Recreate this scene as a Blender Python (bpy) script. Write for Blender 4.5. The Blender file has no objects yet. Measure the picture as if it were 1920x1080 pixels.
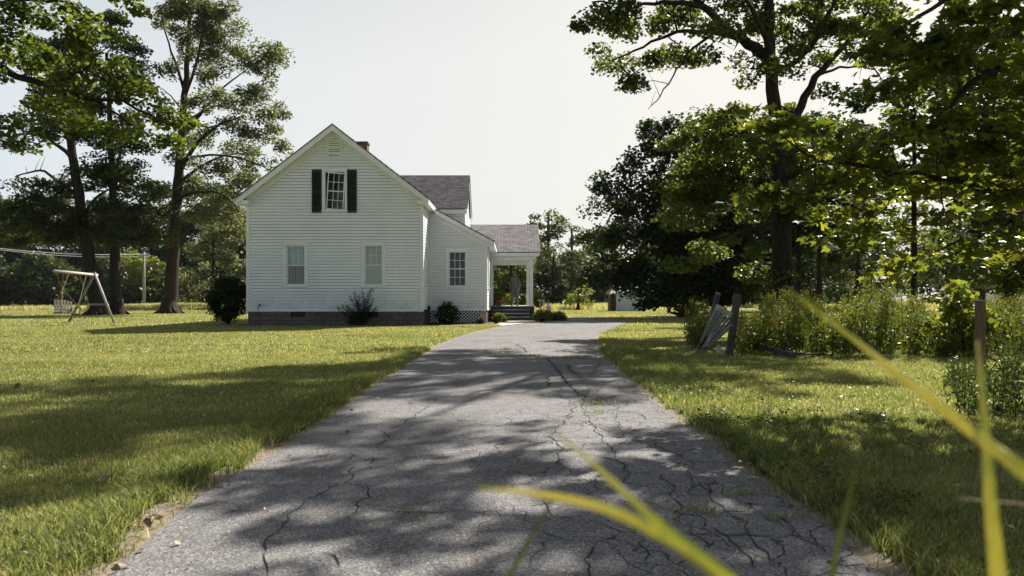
import bpy, bmesh, math, random
import numpy as np
from mathutils import Vector, Matrix
R = math.radians
SC = bpy.context.scene
COL = SC.collection
random.seed(7)
RNG = np.random.RandomState(11)

# ------------------------------------------------------------------ camera, sky, sun, exposure
CAM_H = 1.1
F = 1400.0            # focal length in 1920-wide pixels
HX, HY = 960.0, 560.0 # vanishing point of the driveway direction
cam = bpy.data.cameras.new('camera'); camo = bpy.data.objects.new('camera', cam); COL.objects.link(camo)
cam.sensor_width = 36; cam.lens = 36 * F / 1920; cam.shift_y = (HY - 540) / 1920
cam.clip_start = 0.05; cam.clip_end = 3000
cam.dof.use_dof = True; cam.dof.focus_distance = 24; cam.dof.aperture_fstop = 5.0
camo.location = (0, 0, CAM_H); camo.rotation_euler = (R(90), 0, 0)
SC.camera = camo
SUN_DIR = Vector((0.65, 0.96, 1.0)).normalized()
EL = math.asin(SUN_DIR.z); AZ = math.atan2(SUN_DIR.x, SUN_DIR.y)
w = bpy.data.worlds.new("World"); SC.world = w; w.use_nodes = True
nt = w.node_tree; nt.nodes.clear()
sky = nt.nodes.new('ShaderNodeTexSky'); sky.sky_type = 'NISHITA'; sky.sun_disc = False
sky.sun_elevation = EL; sky.sun_rotation = AZ; sky.dust_density = 4.0; sky.air_density = 1.0; sky.ozone_density = 1.0
bg = nt.nodes.new('ShaderNodeBackground'); bg.inputs[1].default_value = 0.052
wo = nt.nodes.new('ShaderNodeOutputWorld')
hz = nt.nodes.new('ShaderNodeMix'); hz.data_type = 'RGBA'
tcw = nt.nodes.new('ShaderNodeTexCoord'); dt = nt.nodes.new('ShaderNodeVectorMath'); dt.operation = 'DOT_PRODUCT'
dt.inputs[1].default_value = (.12, .16, -.98); nt.links.new(tcw.outputs['Generated'], dt.inputs[0])
mr = nt.nodes.new('ShaderNodeMapRange'); mr.inputs[1].default_value = -.80; mr.inputs[2].default_value = -.15; mr.inputs[3].default_value = .0; mr.inputs[4].default_value = .86
nt.links.new(dt.outputs['Value'], mr.inputs[0]); nt.links.new(mr.outputs[0], hz.inputs[0])     # thin high haze veiling the blue
d2 = nt.nodes.new('ShaderNodeVectorMath'); d2.operation = 'DOT_PRODUCT'; d2.inputs[1].default_value = (.56, .83, .25); nt.links.new(tcw.outputs['Generated'], d2.inputs[0])
cr_ = nt.nodes.new('ShaderNodeValToRGB'); cr_.color_ramp.elements[0].position = .05; cr_.color_ramp.elements[0].color = (.70, .80, .88, 1)
cr_.color_ramp.elements[1].position = .95; cr_.color_ramp.elements[1].color = (.94, .92, .86, 1)
mid_ = cr_.color_ramp.elements.new(.50); mid_.color = (.83, .89, .92, 1)
nt.links.new(d2.outputs['Value'], cr_.inputs[0])
sc10 = nt.nodes.new('ShaderNodeVectorMath'); sc10.operation = 'SCALE'; sc10.inputs[3].default_value = 8.7; nt.links.new(cr_.outputs[0], sc10.inputs[0]); nt.links.new(sc10.outputs[0], hz.inputs[7]); up_ = nt.nodes.new('ShaderNodeVectorMath'); up_.operation = 'SCALE'; up_.inputs[3].default_value = .60; nt.links.new(sky.outputs[0], up_.inputs[0]); nt.links.new(up_.outputs[0], hz.inputs[6]); nt.links.new(hz.outputs[2], bg.inputs[0]); nt.links.new(bg.outputs[0], wo.inputs[0])
sl = bpy.data.lights.new('sun', 'SUN'); sl.energy = 5.0; sl.angle = R(0.55); sl.color = (1.0, 0.925, 0.83)
so = bpy.data.objects.new('sun', sl); COL.objects.link(so)
so.rotation_euler = SUN_DIR.to_track_quat('Z', 'Y').to_euler(); so.location = (20, 30, 40)
SC.view_settings.view_transform = 'Standard'; SC.view_settings.look = 'None'
SC.view_settings.exposure = 1.18; SC.view_settings.gamma = 1
SC.render.engine = 'CYCLES'
SC.cycles.max_bounces = 6; SC.cycles.diffuse_bounces = 3; SC.cycles.transmission_bounces = 4
SC.cycles.transparent_max_bounces = 8; SC.cycles.sample_clamp_indirect = 6
SC.cycles.use_denoising = True

# ------------------------------------------------------------------ small helpers
def at(px, py, D):
    return Vector(((px - HX) * D / F, D, CAM_H + (HY - py) * D / F))
def gnd(px, py, z=0.0):
    D = (CAM_H - z) * F / (py - HY)
    return Vector(((px - HX) * D / F, D, z))
def tag(o, label=None, cat=None, group=None, kind=None):
    if label: o['label'] = label
    if cat: o['category'] = cat
    if group: o['group'] = group
    if kind: o['kind'] = kind
    return o
def empty(name, loc, label=None, cat=None, group=None):
    o = bpy.data.objects.new(name, None); COL.objects.link(o); o.location = loc
    o.empty_display_size = .1
    return tag(o, label, cat, group)
def world_of(o):
    M_ = Matrix.Translation(o.location)
    return world_of(o.parent) @ o.matrix_parent_inverse @ M_ if o.parent else M_
def link(name, me, mat, parent=None):
    o = bpy.data.objects.new(name, me); COL.objects.link(o)
    if mat: me.materials.append(mat)
    if parent:
        o.parent = parent
        o.matrix_parent_inverse = world_of(parent).inverted()   # meshes are modelled in world space
    return o
class MB:
    def __init__(s): s.v = []; s.f = []; s.uv = {}
    def add(s, vs, fs):
        b = len(s.v); s.v += [tuple(x) for x in vs]; s.f += [tuple(b + i for i in f) for f in fs]
    def box(s, x0, x1, y0, y1, z0, z1):
        s.add([(x0,y0,z0),(x1,y0,z0),(x1,y1,z0),(x0,y1,z0),(x0,y0,z1),(x1,y0,z1),(x1,y1,z1),(x0,y1,z1)],
              [(0,3,2,1),(4,5,6,7),(0,1,5,4),(1,2,6,5),(2,3,7,6),(3,0,4,7)]); return s
    def beam(s, p, q, wd, ht, up=(0,0,1)):
        p, q = Vector(p), Vector(q); d = (q - p).normalized(); up = Vector(up)
        if abs(d.dot(up)) > .98: up = Vector((0, 1, 0))
        a = d.cross(up).normalized() * wd / 2; b = a.cross(d).normalized() * ht / 2
        vs = [p-a-b, p+a-b, p+a+b, p-a+b, q-a-b, q+a-b, q+a+b, q-a+b]
        s.add(vs, [(0,3,2,1),(4,5,6,7),(0,1,5,4),(1,2,6,5),(2,3,7,6),(3,0,4,7)]); return s
    def tube(s, pts, rad, n=8, cap=True):
        pts = [Vector(p) for p in pts]
        if not hasattr(rad, '__len__'): rad = [rad] * len(pts)
        b = len(s.v); ref = None
        for i, p in enumerate(pts):
            d = (pts[min(i+1, len(pts)-1)] - pts[max(i-1, 0)])
            if d.length < 1e-9: d = Vector((0, 0, 1))
            d.normalize()
            if ref is None: ref = Vector((1, 0, 0)) if abs(d.x) < .9 else Vector((0, 1, 0))
            a = (ref - d * ref.dot(d))
            if a.length < 1e-4: a = d.orthogonal()
            a.normalize(); c = d.cross(a); ref = a
            for k in range(n):
                t = 2 * math.pi * k / n
                s.v.append(tuple(p + (a * math.cos(t) + c * math.sin(t)) * rad[i]))
        for i in range(len(pts) - 1):
            for k in range(n):
                s.f.append((b+i*n+k, b+i*n+(k+1)%n, b+(i+1)*n+(k+1)%n, b+(i+1)*n+k))
        if cap:
            s.f.append(tuple(b + k for k in reversed(range(n))))
            s.f.append(tuple(b + (len(pts)-1)*n + k for k in range(n)))
        return s
    def lathe(s, c, prof, n=16):
        c = Vector(c); b = len(s.v)
        for r, z in prof:
            for k in range(n):
                t = 2*math.pi*k/n; s.v.append((c.x + r*math.cos(t), c.y + r*math.sin(t), c.z + z))
        for i in range(len(prof)-1):
            for k in range(n): s.f.append((b+i*n+k, b+i*n+(k+1)%n, b+(i+1)*n+(k+1)%n, b+(i+1)*n+k))
        s.f.append(tuple(b+k for k in reversed(range(n)))); s.f.append(tuple(b+(len(prof)-1)*n+k for k in range(n)))
        return s
    def build(s, name, mat, parent=None, smooth=False, bevel=0):
        me = bpy.data.meshes.new(name); me.from_pydata(s.v, [], s.f); me.update()
        if smooth: me.polygons.foreach_set('use_smooth', [True] * len(me.polygons))
        o = link(name, me, mat, parent)
        if bevel:
            m = o.modifiers.new('bevel', 'BEVEL'); m.width = bevel; m.segments = 2; m.limit_method = 'ANGLE'
        return o
def npmesh(name, V, Fc, tint=None, smooth=False):
    """V (n,3), Fc (m,k) -> mesh, tint: per-face float"""
    me = bpy.data.meshes.new(name)
    V = np.ascontiguousarray(V, dtype=np.float32); Fc = np.ascontiguousarray(Fc, dtype=np.int32)
    m, k = Fc.shape
    me.vertices.add(len(V)); me.vertices.foreach_set('co', V.ravel())
    me.loops.add(m * k); me.loops.foreach_set('vertex_index', Fc.ravel())
    me.polygons.add(m); me.polygons.foreach_set('loop_start', np.arange(0, m*k, k, dtype=np.int32))
    if smooth: me.polygons.foreach_set('use_smooth', np.ones(m, dtype=bool))
    me.update(calc_edges=True)
    if tint is not None:
        a = me.attributes.new('tint', 'FLOAT', 'FACE'); a.data.foreach_set('value', np.asarray(tint, dtype=np.float32))
    return me

# ------------------------------------------------------------------ materials
def mat(name): 
    m = bpy.data.materials.new(name); m.use_nodes = True; nt = m.node_tree
    nt.nodes.clear(); out = nt.nodes.new('ShaderNodeOutputMaterial')
    return m, nt, out
def nd(nt, t, **k):
    n = nt.nodes.new(t)
    for a, b in k.items(): setattr(n, a, b)
    return n
def noise(nt, vec, scale, detail=4, rough=.55, dist=0):
    n = nd(nt, 'ShaderNodeTexNoise'); n.inputs['Scale'].default_value = scale; n.inputs['Detail'].default_value = detail
    n.inputs['Roughness'].default_value = rough; n.inputs['Distortion'].default_value = dist
    nt.links.new(vec, n.inputs['Vector']); return n.outputs['Fac']
def ramp(nt, fac, stops):
    r = nd(nt, 'ShaderNodeValToRGB'); e = r.color_ramp.elements
    e[0].position, e[0].color = stops[0][0], (*stops[0][1], 1)
    e[1].position, e[1].color = stops[-1][0], (*stops[-1][1], 1)
    for p, c in stops[1:-1]:
        x = e.new(p); x.color = (*c, 1)
    nt.links.new(fac, r.inputs[0]); return r.outputs[0]
def mix(nt, fac, a, b, mode='MIX'):
    n = nd(nt, 'ShaderNodeMix', data_type='RGBA', blend_type=mode)
    for s, x in ((n.inputs[0], fac), (n.inputs[6], a), (n.inputs[7], b)):
        if isinstance(x, (int, float)): s.default_value = x
        elif isinstance(x, tuple): s.default_value = (*x, 1)
        else: nt.links.new(x, s)
    return n.outputs[2]
def mth(nt, op, a, b=0.0, c=None):
    n = nd(nt, 'ShaderNodeMath', operation=op)
    for s, x in zip(n.inputs, (a, b, c)):
        if x is None: continue
        if isinstance(x, (int, float)): s.default_value = x
        else: nt.links.new(x, s)
    return n.outputs[0]
def coords(nt, kind='Object', scale=None):
    tc = nd(nt, 'ShaderNodeTexCoord').outputs[kind]
    if scale:
        mp = nd(nt, 'ShaderNodeMapping'); mp.inputs['Scale'].default_value = scale; nt.links.new(tc, mp.inputs[0]); return mp.outputs[0]
    return tc
def princ(nt, out, col, rough=.7, bump=None, bd=.01, spec=.3, metal=0):
    p = nd(nt, 'ShaderNodeBsdfPrincipled')
    if isinstance(col, tuple): p.inputs['Base Color'].default_value = (*col, 1)
    else: nt.links.new(col, p.inputs['Base Color'])
    if isinstance(rough, (int, float)): p.inputs['Roughness'].default_value = rough
    else: nt.links.new(rough, p.inputs['Roughness'])
    p.inputs['Specular IOR Level'].default_value = spec; p.inputs['Metallic'].default_value = metal
    if bump is not None:
        b = nd(nt, 'ShaderNodeBump'); b.inputs['Distance'].default_value = bd; b.inputs['Strength'].default_value = 1
        nt.links.new(bump, b.inputs['Height']); nt.links.new(b.outputs[0], p.inputs['Normal'])
    nt.links.new(p.outputs[0], out.inputs[0]); return p
def simple(name, c1, c2=None, scale=8, rough=.7, bd=.004, stretch=None, spec=.3, metal=0):
    m, nt, out = mat(name); v = coords(nt, 'Object', stretch)
    f = noise(nt, v, scale, 6, .6)
    c2 = c2 or tuple(x * .7 for x in c1)
    princ(nt, out, ramp(nt, f, [(.3, c2), (.7, c1)]), rough, f, bd, spec, metal); return m
def leafmat(name, cols, trans=.45, tcol=None, gloss=.25, rough=.45):
    m, nt, out = mat(name)
    a = nd(nt, 'ShaderNodeAttribute', attribute_name='tint').outputs['Fac']
    c = ramp(nt, a, cols)
    p = nd(nt, 'ShaderNodeBsdfPrincipled'); nt.links.new(c, p.inputs['Base Color'])
    p.inputs['Roughness'].default_value = rough; p.inputs['Specular IOR Level'].default_value = gloss
    t = nd(nt, 'ShaderNodeBsdfTranslucent')
    nt.links.new(mix(nt, 1.0, c, tcol or (1.9, 1.9, .7), 'MULTIPLY'), t.inputs[0])
    s = nd(nt, 'ShaderNodeMixShader'); s.inputs[0].default_value = trans
    nt.links.new(p.outputs[0], s.inputs[1]); nt.links.new(t.outputs[0], s.inputs[2]); nt.links.new(s.outputs[0], out.inputs[0])
    return m

M = {}
# white painted clapboard, weathered
m, nt_, out = mat('painted_siding'); v = coords(nt_)
f1 = noise(nt_, v, .9, 5, .6); vs = coords(nt_, 'Object', (14, 14, .8)); f2 = noise(nt_, vs, 1.0, 5, .7); f3 = noise(nt_, v, 26, 4, .7)
c = ramp(nt_, f1, [(.3, (.74, .77, .80)), (.7, (.81, .84, .87))])
c = mix(nt_, ramp(nt_, f2, [(.56, (0, 0, 0)), (.78, (.45, .45, .45))]), c, (.55, .54, .50))
c = mix(nt_, ramp(nt_, f3, [(.70, (0, 0, 0)), (.78, (.6, .6, .6))]), c, (.42, .41, .38))
sz = nd(nt_, 'ShaderNodeSeparateXYZ'); nt_.links.new(v, sz.inputs[0])
low = nd(nt_, 'ShaderNodeMapRange'); low.inputs[1].default_value = 1.5; low.inputs[2].default_value = .6; low.inputs[3].default_value = 0; low.inputs[4].default_value = .75; nt_.links.new(sz.outputs[2], low.inputs[0])
c = mix(nt_, mth(nt_, 'MULTIPLY', low.outputs[0], ramp(nt_, noise(nt_, v, 3.1, 6, .7), [(.42, (0, 0, 0)), (.7, (1, 1, 1))])), c, (.46, .46, .40))   # soil splash
princ(nt_, out, c, .55, f3, .001, .25); M['siding'] = m
M['trim'] = simple('painted_trim', (.80, .83, .84), (.70, .72, .72), 5, .5, .001, (1, 1, .4))
M['sash'] = simple('sash_paint', (.80, .81, .80), (.7, .71, .70), 9, .45, .001)
M['shutter'] = simple('shutter_paint', (.010, .013, .019), (.006, .008, .012), 12, .45, .001)
M['bark'] = simple('bark', (.060, .046, .036), (.020, .015, .012), 3.2, .9, .05, (5, 5, .8), .1)
M['bark2'] = simple('dark_bark', (.045, .036, .030), (.014, .011, .009), 3.2, .9, .05, (5, 5, .8), .1)
M['oldwood'] = simple('grey_weathered_wood', (.22, .20, .185), (.09, .08, .075), 6, .85, .004, (6, 6, .7))
M['palewood'] = simple('pale_weathered_wood', (.46, .42, .38), (.26, .23, .21), 6, .8, .004, (1, 4, 4))
M['oldwhite'] = simple('peeling_grey_white_paint', (.46, .48, .48), (.16, .165, .16), 14, .8, .003)
M['postwood'] = simple('dark_post_wood', (.10, .09, .085), (.040, .036, .033), 7, .85, .005, (6, 6, .8))
M['deck'] = simple('dark_deck_paint', (.050, .056, .066), (.030, .034, .040), 7, .55, .002)
M['decktop'] = simple('grey_deck_paint', (.30, .29, .27), (.20, .19, .18), 7, .6, .002)
M['terracotta'] = simple('terracotta', (.42, .13, .06), (.28, .085, .04), 9, .8, .002)
M['black'] = simple('black_plastic', (.010, .010, .012), (.006, .006, .006), 9, .4, .001)
M['rope'] = simple('orange_rope', (.36, .22, .11), (.24, .13, .07), 40, .8, .002)
M['rope_green'] = simple('yellow_green_rope', (.34, .36, .10), (.24, .26, .08), 40, .8, .002)
M['sling'] = simple('yellow_sling', (.42, .40, .05), (.30, .28, .04), 20, .6, .002)
M['concrete'] = simple('concrete_path', (.42, .40, .37), (.30, .28, .26), 5, .9, .003)
M['mulch'] = simple('mulch', (.16, .095, .07), (.05, .03, .022), 28, .95, .03)
M['metal'] = simple('grey_metal', (.30, .31, .32), (.2, .2, .21), 12, .45, .001, None, .5, .6)
M['polewood'] = simple('utility_pole_wood', (.30, .28, .26), (.18, .17, .16), 6, .85, .004, (5, 5, .6))
M['wire'] = simple('cable', (.45, .45, .43), (.35, .35, .33), 6, .6, .001)
M['interior'] = simple('dark_interior', (.022, .022, .024), (.014, .014, .014), 3, .9, .001)  # near-black colour stands in for the shade of unlit spaces
M['curtain_white'] = simple('net_curtain', (.88, .90, .90), (.66, .72, .73), 2.2, .9, .01, (22, 22, .6))
M['curtain_warm'] = simple('striped_curtain', (.62, .48, .36), (.14, .18, .18), 1.6, .9, .01, (16, 16, .5))
M['blind'] = simple('cream_blind', (.80, .79, .70), (.70, .69, .62), 2, .9, .001)
M['shedwhite'] = simple('shed_paint', (.60, .66, .70), (.45, .50, .53), 3, .7, .002, (1, 1, .3))
M['shedbrown'] = simple('shed_side', (.075, .045, .035), (.04, .025, .02), 5, .8, .002)
M['shedroof'] = simple('shed_roof', (.34, .34, .33), (.22, .22, .21), 4, .8, .002)
M['skin'] = simple('skin', (.36, .19, .12), (.30, .15, .09), 20, .55, .0003)
M['hair'] = simple('hair', (.035, .020, .012), (.018, .010, .006), 60, .6, .002)
M['cap'] = simple('cap_cloth', (.24, .22, .20), (.18, .16, .15), 60, .8, .001)
M['shirt'] = simple('grey_knit', (.17, .17, .17), (.12, .12, .12), 60, .9, .002)
M['collar'] = simple('red_collar', (.26, .07, .05), (.2, .05, .04), 60, .9, .002)
M['trousers'] = simple('grey_trousers', (.15, .155, .165), (.11, .115, .12), 60, .9, .002)
M['stem'] = simple('green_stem', (.10, .13, .04), (.06, .07, .02), 20, .7, .002)
M['deadleaf'] = simple('dead_leaf', (.26, .18, .11), (.12, .075, .045), 20, .8, .003)
M['pinkwhite'] = simple('garden_ornament_paint', (.68, .56, .54), (.5, .4, .38), 9, .6, .002)
M['red'] = simple('red_paint', (.45, .05, .045), (.35, .04, .03), 9, .5, .001)

# glass
m, nt_, out = mat('window_glass')
tr = nd(nt_, 'ShaderNodeBsdfTransparent'); tr.inputs[0].default_value = (.86, .92, .93, 1)
gl = nd(nt_, 'ShaderNodeBsdfGlossy'); gl.inputs['Roughness'].default_value = .02
v = coords(nt_); b = nd(nt_, 'ShaderNodeBump'); b.inputs['Distance'].default_value = .004
nt_.links.new(noise(nt_, v, 4, 2), b.inputs['Height']); nt_.links.new(b.outputs[0], gl.inputs['Normal'])
fr = nd(nt_, 'ShaderNodeFresnel'); fr.inputs[0].default_value = 1.6
s = nd(nt_, 'ShaderNodeMixShader'); nt_.links.new(mth(nt_, 'MULTIPLY', fr.outputs[0], .62), s.inputs[0])
nt_.links.new(tr.outputs[0], s.inputs[1]); nt_.links.new(gl.outputs[0], s.inputs[2]); nt_.links.new(s.outputs[0], out.inputs[0])
M['glass'] = m

# shingles (UV in metres: u along the ridge, v down the slope)
m, nt_, out = mat('asphalt_shingles'); uv = nd(nt_, 'ShaderNodeUVMap').outputs[0]
br = nd(nt_, 'ShaderNodeTexBrick'); br.offset = .5
br.inputs['Scale'].default_value = 1; br.inputs['Brick Width'].default_value = .32; br.inputs['Row Height'].default_value = .145
br.inputs['Mortar Size'].default_value = .016; br.inputs['Mortar Smooth'].default_value = .3
br.inputs['Color1'].default_value = (.29, .28, .285, 1); br.inputs['Color2'].default_value = (.165, .16, .168, 1); br.inputs['Mortar'].default_value = (.055, .05, .052, 1)
nt_.links.new(uv, br.inputs['Vector'])
f = noise(nt_, uv, 2.2, 5, .6); f2 = noise(nt_, uv, 60, 2, .6)
c = mix(nt_, 1.0, br.outputs[0], ramp(nt_, f, [(.3, (.72, .72, .76)), (.7, (1.2, 1.15, 1.1))]), 'MULTIPLY')
c = mix(nt_, ramp(nt_, f2, [(.6, (0, 0, 0)), (.75, (.4, .4, .4))]), c, (.42, .38, .36))
princ(nt_, out, c, .9, mth(nt_, 'ADD', br.outputs['Fac'], 0), -.012, .2); M['shingle'] = m

def brickmat(name, c1, c2, mort, bw, rh, ms, bd=.01, rough=.9):
    m, nt, out = mat(name); v = coords(nt)
    sx = nd(nt, 'ShaderNodeSeparateXYZ'); nt.links.new(v, sx.inputs[0])
    cb = nd(nt, 'ShaderNodeCombineXYZ'); nt.links.new(mth(nt, 'ADD', sx.outputs[0], sx.outputs[1]), cb.inputs[0]); nt.links.new(sx.outputs[2], cb.inputs[1])
    br = nd(nt, 'ShaderNodeTexBrick'); br.inputs['Scale'].default_value = 1; br.inputs['Brick Width'].default_value = bw
    br.inputs['Row Height'].default_value = rh; br.inputs['Mortar Size'].default_value = ms
    for k, cc in (('Color1', c1), ('Color2', c2), ('Mortar', mort)): br.inputs[k].default_value = (*cc, 1)
    nt.links.new(cb.outputs[0], br.inputs['Vector'])
    f = noise(nt, v, 9, 6, .7); c = mix(nt, 1.0, br.outputs[0], ramp(nt, f, [(.3, (.6, .6, .6)), (.7, (1.3, 1.3, 1.3))]), 'MULTIPLY')
    h = mth(nt, 'SUBTRACT', mth(nt, 'MULTIPLY', f, .8), br.outputs['Fac'])
    princ(nt, out, c, rough, h, bd, .2); return m
M['block'] = brickmat('rusticated_block', (.155, .145, .13), (.12, .11, .10), (.08, .075, .07), .42, .2, .012, .04)
M['brick'] = brickmat('red_brick', (.15, .058, .05), (.11, .045, .04), (.17, .15, .14), .21, .075, .01, .008)
M['pier'] = brickmat('pale_brick_pier', (.42, .30, .24), (.32, .21, .17), (.40, .36, .32), .21, .075, .01, .008)

# lawn ground
m, nt_, out = mat('lawn_soil_and_turf'); v = coords(nt_)
f1 = noise(nt_, v, .18, 5, .6); f2 = noise(nt_, v, 2.3, 6, .7); f3 = noise(nt_, v, 45, 3, .7); f4 = noise(nt_, coords(nt_, 'Object', (1, 3, 1)), 9, 4, .7)
c = ramp(nt_, f2, [(.25, (.14, .165, .045)), (.55, (.25, .26, .09)), (.8, (.35, .33, .15))])
c = mix(nt_, ramp(nt_, f1, [(.35, (0, 0, 0)), (.7, (.7, .7, .7))]), c, (.31, .305, .14))
c = mix(nt_, ramp(nt_, f3, [(.4, (.5, .5, .5)), (.62, (0, 0, 0))]), c, (.06, .07, .02))
princ(nt_, out, c, .95, mth(nt_, 'ADD', f3, f4), .03, .1); M['lawn'] = m

# asphalt
m, nt_, out = mat('aged_cracked_asphalt'); v = coords(nt_)
f1 = noise(nt_, v, .9, 6, .65); f2 = noise(nt_, v, 60, 4, .8); f3 = noise(nt_, v, 5, 5, .7)
vo = nd(nt_, 'ShaderNodeTexVoronoi'); vo.inputs['Scale'].default_value = 130; nt_.links.new(v, vo.inputs['Vector'])
c = ramp(nt_, f1, [(.3, (.155, .155, .157)), (.7, (.262, .260, .258))])
c = mix(nt_, ramp(nt_, f3, [(.3, (.55, .55, .55)), (.6, (0, 0, 0))]), c, (.115, .11, .106))
c = mix(nt_, ramp(nt_, noise(nt_, coords(nt_, 'Object', (1.6, .5, 1)), .55, 3, .5, .4), [(.52, (0, 0, 0)), (.60, (.30, .30, .30))]), c, (.10, .10, .102))     # worn tar-rich lanes and patches
c = mix(nt_, ramp(nt_, noise(nt_, v, 1.7, 2, .4, .8), [(.70, (0, 0, 0)), (.735, (.7, .7, .7))]), c, (.055, .054, .056))   # old oil spots
sp = nd(nt_, 'ShaderNodeSeparateColor'); nt_.links.new(vo.outputs['Color'], sp.inputs[0])
c = mix(nt_, ramp(nt_, sp.outputs[0], [(.80, (0, 0, 0)), (.92, (.8, .8, .8))]), c, (.42, .40, .37))
c = mix(nt_, ramp(nt_, sp.outputs[1], [(.62, (0, 0, 0)), (.8, (.75, .75, .75))]), c, (.050, .050, .052))
# fine alligator cracking toward the right side
ds = nd(nt_, 'ShaderNodeVectorMath', operation='ADD')
nn = nd(nt_, 'ShaderNodeTexNoise'); nn.inputs['Scale'].default_value = 2.2; nn.inputs['Detail'].default_value = 5; nt_.links.new(v, nn.inputs['Vector'])
sc_ = nd(nt_, 'ShaderNodeVectorMath', operation='SCALE'); sc_.inputs[3].default_value = .55; nt_.links.new(nn.outputs['Color'], sc_.inputs[0])
nt_.links.new(v, ds.inputs[0]); nt_.links.new(sc_.outputs[0], ds.inputs[1])
vc = nd(nt_, 'ShaderNodeTexVoronoi', feature='DISTANCE_TO_EDGE'); vc.inputs['Scale'].default_value = 2.8; nt_.links.new(ds.outputs[0], vc.inputs['Vector'])
crk = ramp(nt_, vc.outputs['Distance'], [(.0, (1, 1, 1)), (.016, (0, 0, 0))])
sx = nd(nt_, 'ShaderNodeSeparateXYZ'); nt_.links.new(v, sx.inputs[0])
side = mth(nt_, 'MULTIPLY_ADD', noise(nt_, v, .7, 4, .6), 5.0, mth(nt_, 'MULTIPLY_ADD', sx.outputs[0], .7, -1.9))
side = nd(nt_, 'ShaderNodeClamp').outputs[0].node if False else side
cl = nd(nt_, 'ShaderNodeClamp'); nt_.links.new(side, cl.inputs[0])
crf = mth(nt_, 'MULTIPLY', crk, cl.outputs[0])
c = mix(nt_, crf, c, (.022, .022, .022))
h = mth(nt_, 'SUBTRACT', mth(nt_, 'ADD', mth(nt_, 'MULTIPLY', f2, .5), mth(nt_, 'MULTIPLY', sp.outputs[2], .45)), mth(nt_, 'MULTIPLY', crf, 1.6))
princ(nt_, out, c, ramp(nt_, f2, [(.3, (.8, .8, .8)), (.7, (.95, .95, .95))]), h, .008, .2); M['asphalt'] = m
M['crack'] = simple('crack_dirt', (.022, .021, .02), (.012, .012, .012), 30, .95, .002)
M['verge'] = simple('dirt_and_dry_straw', (.30, .24, .18), (.12, .095, .07), 22, .95, .02)
M['field'] = simple('sandy_road', (.30, .27, .22), (.24, .21, .17), 2, .95, .01)

M['oakleaf'] = leafmat('oak_leaves', [(0, (.022, .042, .012)), (.5, (.046, .070, .018)), (1, (.090, .108, .026))], .52, (2.4, 2.2, .8))
M['darkoak'] = leafmat('shaded_oak_leaves', [(0, (.016, .028, .010)), (.5, (.030, .046, .015)), (1, (.060, .075, .022))], .40, (2.0, 2.0, .8))  # darker copy of the oak leaves, shade put into the colour
M['mapleleaf'] = leafmat('maple_leaves', [(0, (.022, .040, .011)), (.5, (.056, .080, .018)), (1, (.115, .13, .026))], .56, (2.7, 2.4, .8))
M['nearoak'] = leafmat('lobed_oak_leaves', [(0, (.026, .046, .013)), (.5, (.050, .074, .019)), (1, (.098, .118, .030))], .52, (2.3, 2.2, .8))
M['pineleaf'] = leafmat('grey_green_leaves', [(0, (.036, .048, .028)), (.5, (.070, .085, .045)), (1, (.13, .14, .075))], .50, (2.2, 2.1, 1.1))
M['darkleaf'] = leafmat('dark_leaves', [(0, (.012, .022, .010)), (.5, (.022, .038, .012)), (1, (.042, .060, .018))], .36, (1.7, 1.7, .7), .08, .6)
M['farleaf'] = leafmat('far_leaves', [(0, (.034, .050, .022)), (.5, (.060, .080, .030)), (1, (.105, .120, .040))], .40, (1.8, 1.8, .8))
M['brightleaf'] = leafmat('bright_yellow_green_leaves', [(0, (.08, .11, .02)), (.5, (.14, .17, .03)), (1, (.22, .23, .05))], .45, (1.6, 1.6, .6))
M['weedleaf'] = leafmat('weed_leaves', [(0, (.045, .065, .018)), (.5, (.085, .105, .028)), (.9, (.15, .16, .045)), (1, (.24, .20, .08))], .42, (1.9, 1.9, .7))
M['grass'] = leafmat('grass_blades', [(0, (.075, .110, .030)), (.45, (.185, .218, .080)), (.85, (.33, .33, .155)), (1, (.48, .42, .26))], .48, (1.6, 1.5, .95), .2, .6)
M['blade'] = leafmat('tall_blade', [(0, (.20, .25, .06)), (.5, (.42, .42, .11)), (1, (.58, .52, .20))], .45, (1.3, 1.3, .6), .5, .35)
M['bladedark'] = leafmat('dark_green_blade', [(0, (.15, .19, .04)), (1, (.19, .23, .05))], .4, (1.3, 1.3, .6), .4, .4)  # darker green for the thin blades
M['drystalk'] = simple('dry_stalk', (.42, .33, .24), (.3, .23, .16), 20, .7, .001)
M['flower_white'] = simple('white_petals', (.62, .58, .52), (.5, .46, .42), 30, .7, .001)
M['flower_orange'] = simple('orange_petals', (.62, .16, .03), (.5, .1, .02), 30, .7, .001)

# ------------------------------------------------------------------ ground, driveway
def structure(o): o['kind'] = 'structure'; return o
mb = MB(); mb.add([(-900,-300,0),(900,-300,0),(900,1500,0),(-900,1500,0)], [(0,1,2,3)])
structure(mb.build('ground', M['lawn']))

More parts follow.
